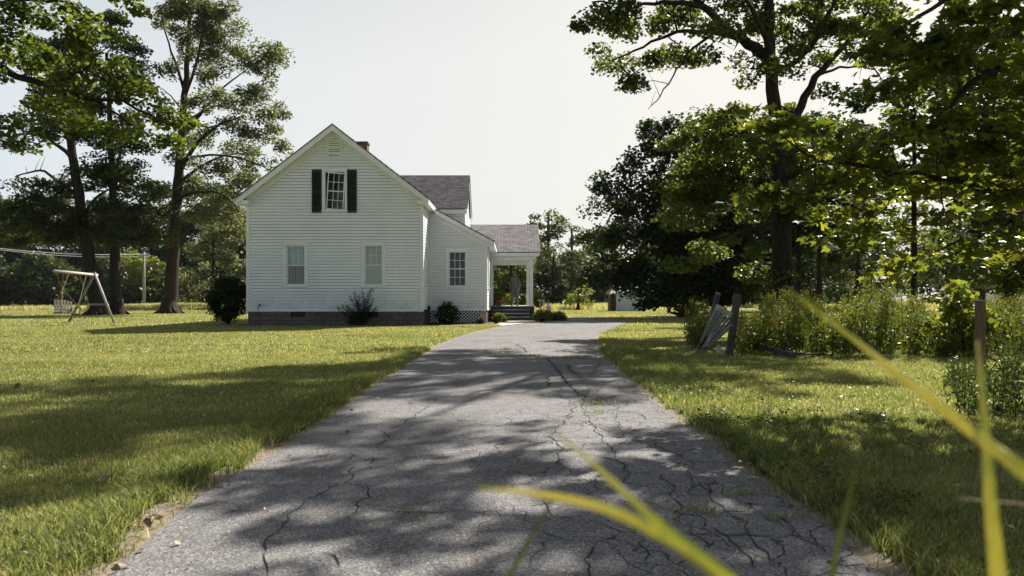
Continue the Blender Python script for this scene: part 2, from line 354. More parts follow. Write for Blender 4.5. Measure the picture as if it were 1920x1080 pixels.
left_px = [(-60,1290),(210,1078),(330,968),(430,903),(520,848),(585,808),(640,770),(690,735),(745,700),(790,670),(830,645),(862,633),(900,622),(930,615),(952,611)]
far_px = [(985,607),(1010,604.5),(1040,601.5),(1060,600),(1067,596),(1100,595),(1138,597.5),(1160,600.5),(1174,605.5)]
right_px = [(1165,609),(1140,618),(1118,628),(1110,640),(1115,652),(1132,672),(1150,690),(1180,716),(1212,742),(1250,772),(1290,804),(1345,848),(1400,890),(1460,930),(1530,985),(1600,1040),(1650,1085),(1900,1290)]
def poly_world(px, jit=0, z=0, step=.35):
    P = [gnd(*p) for p in px]; out = []
    for a, b in zip(P[:-1], P[1:]):
        n = max(1, int((b - a).length / step))
        for i in range(n): out.append(a.lerp(b, i / n))
    out.append(P[-1]); rr = random.Random(3)
    return [Vector((p.x + rr.uniform(-jit, jit), p.y, z)) for p in out]
DR = poly_world(left_px + far_px + right_px, .025, .008)
DR_NEAR_L = DR[0]; DR_NEAR_R = DR[-1]
DR += [Vector((2.1, .6, .008)), Vector((2.1, -8, .008)), Vector((-1.9, -8, .008)), Vector((-1.9, .6, .008))]
POLY = np.array([(p.x, p.y) for p in DR])
def inside(X, Y, poly=POLY):
    c = np.zeros(len(X), bool); n = len(poly)
    for i in range(n):
        x1, y1 = poly[i]; x2, y2 = poly[i-1]
        t = ((y1 > Y) != (y2 > Y)) & (X < (x2 - x1) * (Y - y1) / (y2 - y1 + 1e-12) + x1)
        c ^= t
    return c
def edge_dist(X, Y, poly=POLY):
    d = np.full(len(X), 1e9); n = len(poly)
    for i in range(n):
        a = poly[i-1]; b = poly[i]; ab = b - a; L = (ab**2).sum() + 1e-12
        t = np.clip(((X-a[0])*ab[0] + (Y-a[1])*ab[1]) / L, 0, 1)
        d = np.minimum(d, np.hypot(X - a[0] - t*ab[0], Y - a[1] - t*ab[1]))
    return d
def flat(name, pts, mt, z=None):
    bm = bmesh.new(); vs = [bm.verts.new((p[0], p[1], z if z is not None else p[2])) for p in pts]
    f = bm.faces.new(vs)
    bmesh.ops.triangulate(bm, faces=[f]); bmesh.ops.recalc_face_normals(bm, faces=bm.faces)
    if bm.faces and sum(f.normal.z for f in bm.faces) < 0: bmesh.ops.reverse_faces(bm, faces=bm.faces)
    me = bpy.data.meshes.new(name); bm.to_mesh(me); bm.free(); return link(name, me, mt)
drive = structure(flat('driveway', DR, M['asphalt']))
# dirt verge: the driveway outline pushed outward
n = len(DR); ver = []; rr = random.Random(5)
for i, p in enumerate(DR):
    t = (DR[(i+1) % n] - DR[i-1]); t.z = 0
    if t.length < 1e-6: continue
    t.normalize(); nrm = Vector((-t.y, t.x, 0)); w_ = .10 + .10 * rr.random() + (.05 if p.x < 0 else .03)
    ver.append(Vector((p.x, p.y, .004)) + nrm * w_)
structure(flat('dirt_verge', ver, M['verge']))
structure(flat('far_road', [(-140, 84, 0), (-60, 86, 0), (-52, 92, 0), (-56, 100, 0), (-140, 106, 0)], M['field'], .004))
PATH = [gnd(942, 612), gnd(990, 606.2), gnd(1004, 604.6), gnd(1001, 601.5), gnd(930, 601.5), gnd(926, 606)]
structure(flat('entrance_path', PATH, M['concrete'], .004))
structure(flat('mulch_bed', [(-11.2, 30.5, 0), (-8, 30.35, 0), (-3.6, 30.45, 0), (-3.3, 31.6, 0), (-2.2, 31.7, 0), (-1.0, 31.9, 0), (-.55, 33.0, 0), (-.8, 37.6, 0), (-1.4, 37.7, 0), (-1.2, 33.3, 0), (-3.75, 33.3, 0), (-3.75, 30.95, 0), (-11.1, 30.95, 0)], M['mulch'], .004))

cr = MB(); rr = random.Random(9)
def crack(pts, off, wd=.012, sc=2.0):
    P = [gnd(off[0] + x / sc, off[1] + y / sc) for x, y in pts]; Q = []
    for a, b in zip(P[:-1], P[1:]):
        L = (b - a).length; n = max(1, int(L / .06)); t = (b - a).normalized() if L > 0 else Vector((1,0,0)); nr = Vector((-t.y, t.x, 0))
        for i in range(n):
            Q.append(a.lerp(b, i / n) + nr * rr.gauss(0, .007) + nr * .018 * math.sin(i * .9 + a.x * 37))
    Q.append(P[-1]); m_ = len(Q); base = len(cr.v)
    for i, p in enumerate(Q):
        t = (Q[min(i+1, m_-1)] - Q[max(i-1, 0)]); t.z = 0
        t.normalize() if t.length > 0 else None
        nr = Vector((-t.y, t.x, 0)); ww = wd * rr.uniform(.35, 1.15) * (.25 if i in (0, m_-1) else 1) / 2
        cr.v += [(p.x + nr.x*ww, p.y + nr.y*ww, .012), (p.x - nr.x*ww, p.y - nr.y*ww, .012)]
    for i in range(m_ - 1): cr.f.append((base+2*i, base+2*i+1, base+2*i+3, base+2*i+2))
A, B = (0, 540), (960, 540)
for p in [[(1010,1090),(980,1010),(1010,940),(1065,890),(1080,860),(1145,800),(1215,765),(1235,745),(1300,745),(1315,700),(1330,675),(1390,665),(1405,635)],
          [(1300,745),(1375,750),(1370,790),(1330,830),(1310,865)], [(970,740),(1040,750)], [(1435,535),(1460,570),(1400,610)],
          [(1480,530),(1545,490),(1600,450),(1640,420),(1700,400)], [(1400,830),(1480,845),(1600,850),(1700,845),(1920,860)], [(1190,1000),(1260,1010),(1275,1060)],
          [(1540,440),(1550,400),(1570,375)], [(1290,660),(1320,640),(1310,620)]]: crack(p, A, .009)
for p in [[(0,860),(200,866),(330,884),(420,925)], [(130,270),(200,340),(170,400),(240,440),(200,500),(140,560),(180,600),(175,660),(220,700)],
          [(165,280),(240,320),(290,380),(260,440),(300,520),(380,620),(430,700),(420,740)], [(380,470),(400,520),(425,570),(410,600)],
          [(560,700),(600,760),(630,830),(600,860)], [(640,700),(740,780),(800,830),(880,900),(890,930)], [(740,780),(730,740),(760,720)],
          [(640,925),(760,932),(890,935),(1000,940)], [(490,950),(480,990),(530,1070)], [(280,1090),(290,1010),(340,960),(400,930)],
          [(760,900),(830,960),(900,1060)], [(890,935),(960,1000),(1000,1070)], [(250,440),(330,455),(460,470),(520,500)], [(300,520),(420,560),(560,600),(640,640)],
          [(430,640),(560,660),(700,690),(760,720)], [(160,860),(130,820),(110,800)], [(690,870),(680,930),(740,990)], [(880,800),(940,860),(1010,900)],
          [(1000,860),(1060,930),(1180,1000)], [(330,280),(300,330),(240,345)], [(420,340),(350,360),(310,400)]]: crack(p, B, .009)
for p in [[(60,412),(300,408),(560,400),(700,402),(850,425),(1000,432),(1250,440)], [(720,390),(700,360),(640,330)], [(860,430),(950,520),(1000,600),(1080,680),(1150,720)], [(870,560),(880,640)], [(1010,470),(1040,530),(1100,560)]]: crack(p, (800, 560), .035, 3.84)
o = cr.build('surface_cracks', M['crack']); o.parent = drive

# ------------------------------------------------------------------ leaves
LPER, LDEN = 2.0, 1.7
STAR = [(0, 0)]
def star(n_lobes=5, inner=.45):
    pts = [(0.0, -.5)]
    angs = np.linspace(-125, 125, n_lobes); L = [.62, .85, 1.0, .85, .62] if n_lobes == 5 else [.6, .75, .85, 1.0, .85, .75, .6]
    out = []
    for i, a in enumerate(angs):
        out.append((math.sin(R(a)) * L[i] * .55, math.cos(R(a)) * L[i] * .55))
        if i < n_lobes - 1:
            am = (a + angs[i+1]) / 2; out.append((math.sin(R(am)) * inner * .6, math.cos(R(am)) * inner * .6))
    return [(0, -.12)] + out
def template(kind):
    if kind == 'quad':
        V = np.array([(0, -.5, 0), (.40, .02, .10), (0, .5, -.04), (-.40, .02, .10)]); Fc = np.array([(0, 1, 2, 3)])
    elif kind == 'long':
        V = np.array([(0, -.5, 0), (.13, -.05, .05), (0, .5, -.12), (-.13, -.05, .05)]); Fc = np.array([(0, 1, 2, 3)])
    else:
        o = star(5 if kind == 'maple' else 7, .42 if kind == 'maple' else .62)
        V = np.array([(0, 0, 0)] + [(x * (1 if kind == 'maple' else .7), y, .10 * abs(x) * 2 - .12 * y * y) for x, y in o[1:]] + [(0, -.16, 0)])
        k = len(V) - 1
        Fc = np.array([(0, i, i % k + 1) for i in range(1, k + 1)])[:, [0, 2, 1]]
    return V, Fc
def leaf_arrays(C, size, kind='quad', up=1.0, rng=RNG, droop=.3, outward=None):
    N = len(C); T, Fc = template(kind)
    n = rng.randn(N, 3); n[:, 2] = np.abs(n[:, 2]) * .6 + up
    if outward is not None: n += outward
    n /= np.linalg.norm(n, axis=1, keepdims=True)
    d = rng.randn(N, 3); d[:, 2] -= droop * 1.5
    d -= n * (d * n).sum(1, keepdims=True); d /= np.linalg.norm(d, axis=1, keepdims=True)
    b = np.cross(d, n)
    s = (size * rng.uniform(.65, 1.25, N))[:, None, None]
    V = C[:, None, :] + s * (T[None, :, 0, None] * b[:, None, :] + T[None, :, 1, None] * d[:, None, :] + T[None, :, 2, None] * n[:, None, :])
    k = len(T); FF = (Fc[None] + (np.arange(N) * k)[:, None, None]).reshape(-1, Fc.shape[1])
    tint = np.repeat(rng.beta(2, 2, N), len(Fc))
    return V.reshape(-1, 3), FF, tint
def ellip(n, c, r, rng, shell=.5):
    u = rng.randn(n, 3); u /= np.linalg.norm(u, axis=1, keepdims=True)
    rad = rng.uniform(0, 1, n) ** (1 / 3); rad = rad * (1 - shell) + shell * (1 - .25 * rng.uniform(0, 1, n))
    return np.asarray(c) + u * rad[:, None] * np.asarray(r)

def limb(mb, pts, r0, r1, n=8, sub=3, wob=.0, rr=random):
    """smooth polyline -> tapered tube; returns dense points with radius"""
    P = [Vector(p) for p in pts]; Q = []
    for i in range(len(P) - 1):
        p0 = P[max(i-1, 0)]; p1 = P[i]; p2 = P[i+1]; p3 = P[min(i+2, len(P)-1)]
        for k in range(sub):
            t = k / sub
            q = .5 * ((2*p1) + (p2-p0)*t + (2*p0-5*p1+4*p2-p3)*t*t + (3*p1-p0-3*p2+p3)*t**3)
            if wob and (i or k): q += Vector((rr.gauss(0, wob), rr.gauss(0, wob), rr.gauss(0, wob)))
            Q.append(q)
    Q.append(P[-1]); m = len(Q)
    rad = [r0 + (r1 - r0) * (i / (m-1)) ** .8 for i in range(m)]
    mb.tube(Q, rad, n); return Q, rad
def tree(name, base, trunk, tr, limbs, masses, label, cat='tree', group=None, leaf=.13, clump=.7, per=70, kind='quad', lmat='oakleaf', bmat='bark',
         seed=1, flare=1.7, twig=.022, flatz=.55, up=.8, dens=1.0, tsides=14, twigs=True, rad_min=.02, maxtw=900):
    rng = np.random.RandomState(seed); rr = random.Random(seed)
    root = empty(name, base, label, cat, group)
    mb = MB(); sk = []
    if trunk:
        Q, rad = limb(mb, trunk, tr[0], tr[1], tsides, 4, tr[0] * .04, rr)
        b = Vector(trunk[0])
        mb.tube([b + Vector((0,0,-.15)), b + Vector((0,0,.12)), b + Vector((0,0,.45)), b + Vector((0,0,1.1))], [tr[0]*flare, tr[0]*flare*.86, tr[0]*1.15, tr[0]*.92], tsides)
        for k in range(7):
            a = k / 7 * 6.28 + rr.random(); dv = Vector((math.cos(a), math.sin(a), 0))
            mb.tube([b + dv*tr[0]*.75 + Vector((0,0,.7)), b + dv*tr[0]*1.25 + Vector((0,0,.22)), b + dv*tr[0]*(flare+.55) + Vector((0,0,-.06))], [tr[0]*.22, tr[0]*.24, tr[0]*.10], 6)
        sk += [(q, r) for q, r in zip(Q[len(Q)//4:], rad[len(Q)//4:])]
    for L in limbs:
        pts, r0, r1 = L
        Q, rad = limb(mb, pts, r0, r1, 8, 4, max(.02, r0 * .18), rr); sk += list(zip(Q, rad))
        mb_tw = None
        for i in range(2, len(Q)-1):          # small side shoots on the limb
            if rr.random() < .35:
                d = Vector((rr.gauss(0,1), rr.gauss(0,1), rr.gauss(.2,.8))).normalized(); l = rr.uniform(.4, 1.1) * clump * 1.6
                mb.tube([Q[i], Q[i] + d*l*.5 + Vector((0,0,.05)), Q[i] + d*l], [rad[i]*.35+.004, rad[i]*.2+.003, .003], 4)
    skp = np.array([tuple(q) for q, r in sk]) if sk else np.array([tuple(base)])
    skr = np.array([r for q, r in sk]) if sk else np.array([.05])
    Cs = []
    for c, r, dn in masses:
        vol = 4.19 * r[0] * r[1] * r[2]
        nn = max(3, int(LDEN * dn * dens * vol / (clump ** 3 * 2.2)))
        Cs.append(ellip(nn, c, r, rng, .35))
    Cs = np.vstack(Cs)
    if twigs:
        idx = rng.permutation(len(Cs))[:maxtw]
        order = np.argsort([np.min(((skp - Cs[i])**2).sum(1)) for i in idx]); skp2 = skp.copy(); skr2 = skr.copy()
        for oi in order:
            c = Cs[idx[oi]]; d = ((skp2 - c)**2).sum(1); j = int(np.argmin(d + 1.2 * np.maximum(0, skp2[:, 2] - c[2]) ** 2))
            a = Vector(skp2[j]); b = Vector(c); L = (b - a).length
            if L < .08: continue
            mid1 = a.lerp(b, .35) + Vector((rr.gauss(0,.07), rr.gauss(0,.07), .10)) * L; mid2 = a.lerp(b, .7) + Vector((rr.gauss(0,.05), rr.gauss(0,.05), .08)) * L
            r0 = min(skr2[j] * .6, twig * (1 + L * .5)); r0 = max(r0, .004)
            mb.tube([a, mid1, mid2, b], [r0, r0*.75, r0*.5, max(.003, r0*.25)], 5, False)
            skp2 = np.vstack([skp2, [tuple(mid1)], [tuple(mid2)], [tuple(b)]]); skr2 = np.concatenate([skr2, [r0*.75, r0*.55, r0*.35]])
    mb.build('trunk', M[bmat], root, True)
    N = len(Cs); cnt = rng.poisson(per * LPER, N); C = np.repeat(Cs, cnt, axis=0)
    sz = np.repeat(rng.uniform(.6, 1.25, N) * clump, cnt)
    o = rng.randn(len(C), 3); o /= np.linalg.norm(o, axis=1, keepdims=True); o *= (rng.uniform(.15, 1, len(C)) ** .6)[:, None]
    o[:, 2] *= flatz; o[:, 2] -= .18 * (o[:, 0]**2 + o[:, 1]**2)
    C = C + o * sz[:, None]
    V, FF, tint = leaf_arrays(C, leaf, kind, up, rng)
    bt = np.repeat(np.repeat(rng.uniform(-.22, .22, N), cnt), len(tint) // max(1, len(C)))
    me = npmesh('crown', V, FF, np.clip(tint + bt, 0, 1)); link('crown', me, M[lmat], root)
    return root
def ms(D, lst, depth=1.0, dj=0):
    """pixel ellipses at distance D -> world ellipsoids"""
    out = []; rr = random.Random(len(lst) * 7 + int(D))
    for t in lst:
        x, y, rx, ry = t[:4]; dn = t[4] if len(t) > 4 else 1.0; dd = t[5] if len(t) > 5 else rr.uniform(-dj, dj)
        s = (D + dd) / F; c = at(x, y, D + dd); out.append((tuple(c), (rx * s, max(.5, rx * s * depth * .8), ry * s), dn))
    return out
def pl(D, pts):
    return [at(p[0], p[1], D + (p[2] if len(p) > 2 else 0)) for p in pts]

# --- the big oak beside the drive
D = 22
tree('oak_tree', gnd(1470, 630), pl(D, [(1470,630),(1468,540),(1466,440),(1461,330),(1455,220),(1445,110),(1440,0),(1436,-160),(1430,-330)]), (.36, .08),
     [(pl(D, [(1452,118),(1405,78,-.5),(1355,50,-1),(1315,8,-1.5),(1240,-60,-2),(1180,-130,-2.5)]), .19, .05),
      (pl(D, [(1405,78,-.5),(1340,62,-.2),(1270,60,.3),(1205,88,.6),(1150,112,1)]), .10, .02),
      (pl(D, [(1318,10,-1.5),(1260,4,-1.8),(1190,8,-2),(1110,4,-2.4)]), .09, .02),
      (pl(D, [(1345,60),(1300,90,-.5),(1270,130,-1),(1240,180,-1.5),(1215,205,-1.8)]), .05, .008),
      (pl(D, [(1462,270),(1492,215,.5),(1530,145,1),(1580,88,1.5),(1640,30,2),(1690,-60,2.5)]), .17, .04),
      (pl(D, [(1535,140),(1590,124,.5),(1640,130,.8),(1655,165,1)]), .05, .008),
      (pl(D, [(1575,92),(1620,110,-.5),(1655,150,-.8),(1668,175,-1)]), .03, .006),
      (pl(D, [(1455,135),(1500,110,-1),(1530,70,-2),(1560,10,-3),(1590,-80,-4)]), .10, .03),
      (pl(D, [(1465,418),(1425,424,-.6),(1375,440,-1),(1330,452,-1.4),(1285,478,-2)]), .08, .015),
      (pl(D, [(1462,380),(1425,372,-1.5),(1380,385,-2.5),(1320,420,-3.2)]), .07, .015),
      (pl(D, [(1458,300),(1410,290,1),(1360,300,2),(1300,330,3)]), .09, .02),
      (pl(D, [(1462,340),(1510,320,-1),(1560,310,-2),(1600,330,-3)]), .08, .02),
      (pl(D, [(1440,0),(1370,-90,1),(1290,-170,2),(1220,-230,3)]), .12, .03),
      (pl(D, [(1438,-60),(1500,-150,1),(1580,-230,2)]), .12, .03),
      (pl(D, [(1440,-20),(1450,-120,-2.5),(1460,-220,-5)]), .12, .03),
      (pl(D, [(1445,100),(1430,60,-2),(1400,0,-4),(1380,-60,-5.5)]), .10, .03)],
     ms(D, [(1120,45,45,32,.8),(1150,108,45,22,.8),(1180,20,60,30,.8),(1190,145,40,14,.7),(1260,18,60,32,.8),(1255,92,60,24,.8),(1215,60,50,24,.6),(1320,120,45,20,.6),(1330,60,50,30,.5),
            (1400,25,60,40,.7),(1415,140,50,34,.6),(1500,50,60,45,.8),(1570,20,60,45,.9),(1640,40,60,40,.8),(1560,110,50,25,.5),(1480,120,40,30,.5),
            (1360,215,60,20,.8),(1400,265,80,35,.9),(1320,330,80,38,.9),(1290,395,60,30,.9),(1520,300,70,40,.8),(1580,230,50,20,.6),(1590,330,60,40,.8),
            (1330,470,50,17,1),(1295,492,35,14,1),(1400,455,50,25,.8),(1440,390,60,30,.8),(1540,400,60,30,.6),(1370,300,70,40,.9),(1430,520,45,18,.5),(1310,252,60,28,.9,3),(1255,262,36,22,.8,3.5),(1385,240,70,36,.9,3),(1500,230,50,40,.6,3),
            (1430,-60,110,50,.26),(1300,-90,100,45,.26),(1230,-190,90,45,.26),(1560,-90,90,50,.26),(1440,-190,130,60,.26),(1430,-300,110,60,.26),(1600,-230,80,50,.26),(1180,-60,70,35,.35)],
        1.1, 2.2) + [((1.6,18.4,12.2),(3.4,2.6,.8),.20), ((-1.0,20.6,12.8),(2.6,2.4,.8),.16), ((5.2,17.6,12.6),(2.6,2.4,.8),.20), ((4.2,21,14.5),(3.6,3,1.2),.2), ((10.5,21,11),(2,2,1),.2)],
     'tall oak with a forked dark trunk standing right of the driveway behind the weeds', leaf=.125, clump=.55, per=80, lmat='oakleaf', bmat='bark2', seed=3, dens=1.45, flatz=.5, maxtw=1300)

# --- near maple hanging in from the right
D = 7.6
tree('maple_tree', (7.4, 9.6, 0), [Vector((7.4,9.6,0)), Vector((7.35,9.5,2)), Vector((7.2,9.3,4)), Vector((7.1,9.2,6)), Vector((7,9.2,8.5))], (.26, .08),
     [([Vector((7.3,9.5,2.6)), at(1990,330,8.6), at(1880,360,8), at(1760,330,7.6), at(1620,312,7.3), at(1500,290,7.1), at(1400,262,6.9)], .055, .007),
      ([Vector((7.2,9.3,3.6)), at(1960,90,8.4), at(1860,130,7.8), at(1780,190,7.5), at(1700,270,7.3)], .06, .01),
      ([Vector((7.1,9.2,4.4)), at(1940,-40,8.6), at(1830,-20,8.2), at(1720,30,7.8), at(1620,90,7.6)], .06, .01),
      ([Vector((7.3,9.5,2.2)), at(2000,400,8.8), at(1900,400,8.2), at(1820,440,7.8), at(1760,470,7.6)], .05, .008),
      ([at(1620,312,7.3), at(1560,340,7.1), at(1500,365,6.9), at(1440,372,6.8)], .016, .004),
      ([at(1860,130,7.8), at(1790,200,7.2), at(1765,330,7), at(1775,430,6.9)], .014, .004),
      ([Vector((7.1,9.2,5)), at(1700,-250,9), at(1500,-300,9.5)], .07, .02),
      ([Vector((7.05,9.2,6)), Vector((5.6,10.4,7.1)), Vector((4.2,11.3,7.7))], .07, .02)],
     ms(D, [(1880,50,90,60,1.2),(1800,40,70,40,.8),(1720,60,50,30,.5),(1650,110,40,25,.35),(1690,160,55,28,.6),(1760,150,60,40,.9),(1860,160,80,60,1.3),
            (1720,230,70,35,.9),(1810,260,90,55,1.3),(1900,280,60,60,1.3),(1620,270,60,28,.8),(1550,262,55,20,.8),(1480,250,50,16,.8),(1420,240,40,12,.6),
            (1660,330,70,28,.9),(1560,335,60,20,.8),(1490,355,45,14,.9),(1440,362,22,9,.9),(1770,350,80,40,1.2),(1870,380,80,45,1.3),(1600,400,40,18,.7),(1650,440,45,24,.7),
            (1740,430,60,30,.9),(1830,450,60,28,.9),(1900,480,40,25,1.1),(1700,500,25,14,.5),(1870,520,40,12,.8),(1930,510,30,25,.9),(1590,450,22,14,.5),
            (1980,200,80,120,1),(1990,400,60,90,.9)], .8, .7)
     + [((6.6,9.5,5.6),(1.8,1.6,.9),.28), ((4.6,11.2,7.6),(1.8,1.6,.7),.22), ((6.2,13,8.6),(2,1.8,.8),.22), ((7,10,8),(2,2,1.2),.25), ((8.6,8,5),(1.8,1.8,1.2),.3), ((5.4,8.2,5.0),(1.0,1.0,.5),.25),
        ((7.6,6.2,4.4),(1.2,1.2,.8),.3)],
     'broad maple with big pale lit leaves hanging in over the right edge', leaf=.15, clump=.30, per=20, kind='maple', lmat='mapleleaf', bmat='bark2', seed=8, twig=.007, flatz=.4, up=1.2, dens=.85, maxtw=1100)

# --- near oak hanging in from the upper left
D = 13
tree('overhanging_oak', (-11.8, 15.5, 0), [Vector((-11.8,15.5,0)), Vector((-11.7,15.4,3)), Vector((-11.6,15.2,6)), Vector((-11.3,15,9)), Vector((-11,15,12))], (.34, .1),
     [([Vector((-11.6,15.3,4.6)), at(-60,120,14), at(60,150,13.4), at(150,180,13), at(230,195,12.8), at(320,235,12.6)], .10, .012),
      ([at(90,158,13.2), at(130,140,13), at(170,120,12.8), at(200,90,12.6)], .04, .008),
      ([at(180,188,13), at(240,230,12.6), at(290,260,12.3)], .03, .006),
      ([Vector((-11.4,15.2,6)), at(-40,20,14), at(60,0,13.5), at(150,10,13)], .09, .012)],
     ms(D, [(40,50,70,40,1.2),(120,40,70,40,1.1),(180,50,50,30,.9),(30,130,60,35,1.2),(110,120,60,35,1),(190,120,55,32,1),(245,150,40,24,.9),(150,180,60,26,1),(230,200,50,24,.9),(290,215,40,20,.8),
            (340,225,25,12,.6),(230,240,45,18,.7),(300,262,35,14,.6),(60,200,60,22,1),(25,250,35,18,1),(130,215,40,18,.7),(200,5,60,20,.9),(170,235,40,15,.5),(280,175,30,14,.6),
            (60,-60,120,50,.7),(-80,60,80,120,.6),(-80,200,80,70,.6)], .9, .8) + [((-11,15,11.5),(3,3,2),.18), ((-13,14,8),(2.4,2.4,2),.25)],
     'oak bough of lobed leaves reaching in at the upper left over the swing lawn', leaf=.125, clump=.36, per=42, kind='oak', lmat='nearoak', bmat='bark2', seed=5, twig=.010, flatz=.5, dens=.9, maxtw=900)

# --- three trunks on the left lawn
D = 50
tree('leaning_oak', gnd(182, 591), pl(D, [(182,590.8),(176,540),(165,470),(150,380),(136,290),(122,210),(112,140),(104,60)]), (.52, .12),
     [(pl(D, [(150,370),(110,340,1),(75,320,2),(30,330,3)]), .17, .04), (pl(D, [(140,300),(100,265,1),(60,245,2)]), .2, .04), (pl(D, [(155,410),(180,370,-1),(215,350,-2)]), .14, .04), (pl(D, [(128,240),(160,200),(190,160)]), .14, .04), (pl(D, [(150,390),(90,400,-2),(40,410,-3)]), .14, .04)],
     ms(D, [(30,400,40,22,1.0),(75,385,45,20,1.0),(115,350,45,16,.9),(60,345,30,12,.7),(20,440,50,22,1.2),(90,430,55,24,1.2),(150,440,50,26,1.1),(110,245,50,20,.9),(50,270,30,10,.8),(60,230,40,18,.9),(170,330,45,20,.9),(170,250,45,24,.9),(120,180,60,40,.8),(110,90,60,50,.7),(180,390,40,18,.9),(10,380,30,20,.9),(130,400,40,16,.9)], 1.1, 2),
     'tall dark tree with a leaning trunk behind the wooden swing frame', leaf=.22, clump=1.0, per=85, lmat='darkoak', bmat='bark2', seed=11, dens=1.9, twig=.03, flatz=.5)
D = 51
tree('straight_oak', gnd(218, 590), pl(D, [(219,590),(216,520),(213,440),(211,350),(207,260),(204,180),(200,100)]), (.42, .1),
     [(pl(D, [(213,370),(235,330,-1),(262,310,-2)]), .12, .04), (pl(D, [(212,330),(225,290,1),(230,230,1)]), .12, .04), (pl(D, [(213,400),(260,390,1),(300,400,2)]), .10, .04)],
     ms(D, [(240,100,34,26,1),(255,140,40,24,1),(225,150,40,24,.9),(200,220,45,24,.9),(240,260,45,22,.8),(215,310,50,20,.8),(255,345,50,20,1.0),(220,400,55,22,1.1),(275,400,40,20,1.1),(240,440,55,22,1.1),(290,365,30,14,.9),(295,440,30,16,.9),(205,60,40,35,.7),(185,430,40,20,1)], 1.1, 2),
     'straight dark tree in the middle of the three trunks on the left lawn', leaf=.22, clump=1.0, per=85, lmat='darkoak', bmat='bark2', seed=12, dens=1.9, twig=.03, flatz=.5)
D = 55
tree('tall_airy_oak', gnd(317, 588), pl(D, [(317,588),(322,530),(326,450),(331,380),(336,310),(342,240),(346,180),(350,130),(354,70),(358,0),(362,-40)]), (.54, .07),
     [(pl(D, [(336,320),(372,265,-1),(410,235,-2),(455,218,-2.5)]), .2, .04), (pl(D, [(340,260),(375,215,1),(420,165,1.5),(475,120,2)]), .16, .03), (pl(D, [(346,170),(330,120),(312,70),(300,15)]), .14, .03),
      (pl(D, [(346,180),(366,130,-1),(378,70,-1.5),(390,20,-2)]), .14, .03), (pl(D, [(331,385),(350,365,-1),(395,360,-2),(425,370,-2.5),(450,398,-3)]), .15, .03), (pl(D, [(334,345),(380,310,1),(430,290,1.5),(500,290,2)]), .14, .03),
      (pl(D, [(338,300),(395,290,-2),(460,300,-3),(520,325,-4)]), .12, .02), (pl(D, [(328,420),(300,400,1),(275,395,2)]), .08, .02), (pl(D, [(342,230),(400,200,2),(470,190,3),(530,205,3.5)]), .12, .02), (pl(D, [(344,210),(320,180),(295,160)]), .08, .02)],
     ms(D, [(320,15,34,18,.9),(365,10,40,22,1),(415,20,36,18,.9),(300,40,14,12,.7),(350,55,34,18,.8),(400,60,40,18,.9),(440,55,24,14,.8),(370,100,40,16,.8),(430,95,30,14,.8),(490,95,36,14,.9),(525,105,18,10,.8),(455,125,36,12,.7),(390,145,36,16,.7),
            (505,135,26,10,.8),(330,130,26,14,.7),(430,180,40,14,.8),(500,175,36,13,.8),(528,210,22,12,.9),(380,195,36,14,.7),(480,215,34,12,.8),(420,240,40,14,.8),(500,250,34,13,.8),(535,278,16,8,.9),(370,260,30,16,.8),(450,275,36,12,.7),(400,310,36,14,.8),(490,305,36,10,.8),(345,300,24,16,.7),
            (450,330,36,12,.9),(370,345,34,16,.9),(420,375,36,16,1),(455,360,26,12,.9),(385,400,36,16,1),(440,410,26,16,1),(310,390,26,12,.7),(350,395,26,14,.7),(475,340,26,10,.8)], 1.0, 2.2),
     'tall airy tree with rising limbs growing close left of the house gable', leaf=.20, clump=.85, per=75, lmat='pineleaf', bmat='bark', seed=13, dens=2.05, twig=.03, flatz=.8)

# --- dense dark tree on the right, other trunks
D = 44
tree('dense_maple', gnd(1290, 595), pl(D, [(1290,595),(1288,500),(1285,400),(1280,300)]), (.35, .12), [],
     ms(D, [(1262,262,52,34,1),(1222,250,26,18,.9),(1300,300,70,50,1),(1205,300,44,30,1),(1160,345,44,26,1),(1215,370,70,44,1),(1140,400,40,24,1),(1290,400,90,70,1),(1130,455,44,26,1),(1200,450,80,46,1),(1150,510,56,30,1),(1240,520,90,44,1.1),
            (1330,480,80,70,1.1),(1370,400,80,80,1),(1380,530,60,50,1.1),(1290,560,70,24,1.2),(1230,560,26,14,1),(1350,320,60,40,.9),(1400,480,60,70,1),(1340,265,60,36,1),(1415,330,60,60,1)], .9, 2.5),
     'dense dark tree right of the far end of the drive with branches to the ground', leaf=.24, clump=1.0, per=60, lmat='darkleaf', bmat='bark2', seed=21, dens=1.7, twigs=False, flatz=.6)
def mid_tree(name, px, D, trunk_w, masses, label, seed, lm='farleaf', top=300, leaf=.26, dens=1.3, lean=0, clump=1.0):
    gy = HY + CAM_H * F / D; s = D / F
    tree(name, gnd(px, gy), pl(D, [(px, gy), (px + lean*.3, (gy*2+top)/3), (px + lean*.7, (gy+top*2)/3), (px + lean, top)]), (trunk_w, trunk_w * .35), [], ms(D, masses, 1.0, 1.5), label, leaf=leaf, clump=clump, per=50, lmat=lm, bmat='bark2', seed=seed, dens=dens, twig=.03, flatz=.5, maxtw=160)
mid_tree('young_oak', 1497, 34, .16, [(1490,380,60,60),(1510,280,80,50),(1470,450,50,30),(1420,330,60,60),(1560,200,60,50,.6),(1530,420,50,40)], 'slim dark trunk just right of the big oak trunk', 31, 'darkleaf')
mid_tree('young_oak', 1536, 38, .17, [(1550,380,70,50),(1540,460,50,40,.9),(1570,280,80,60),(1620,340,70,60),(1600,440,50,30)], 'slim dark trunk second to the right of the big oak', 32, 'darkleaf')
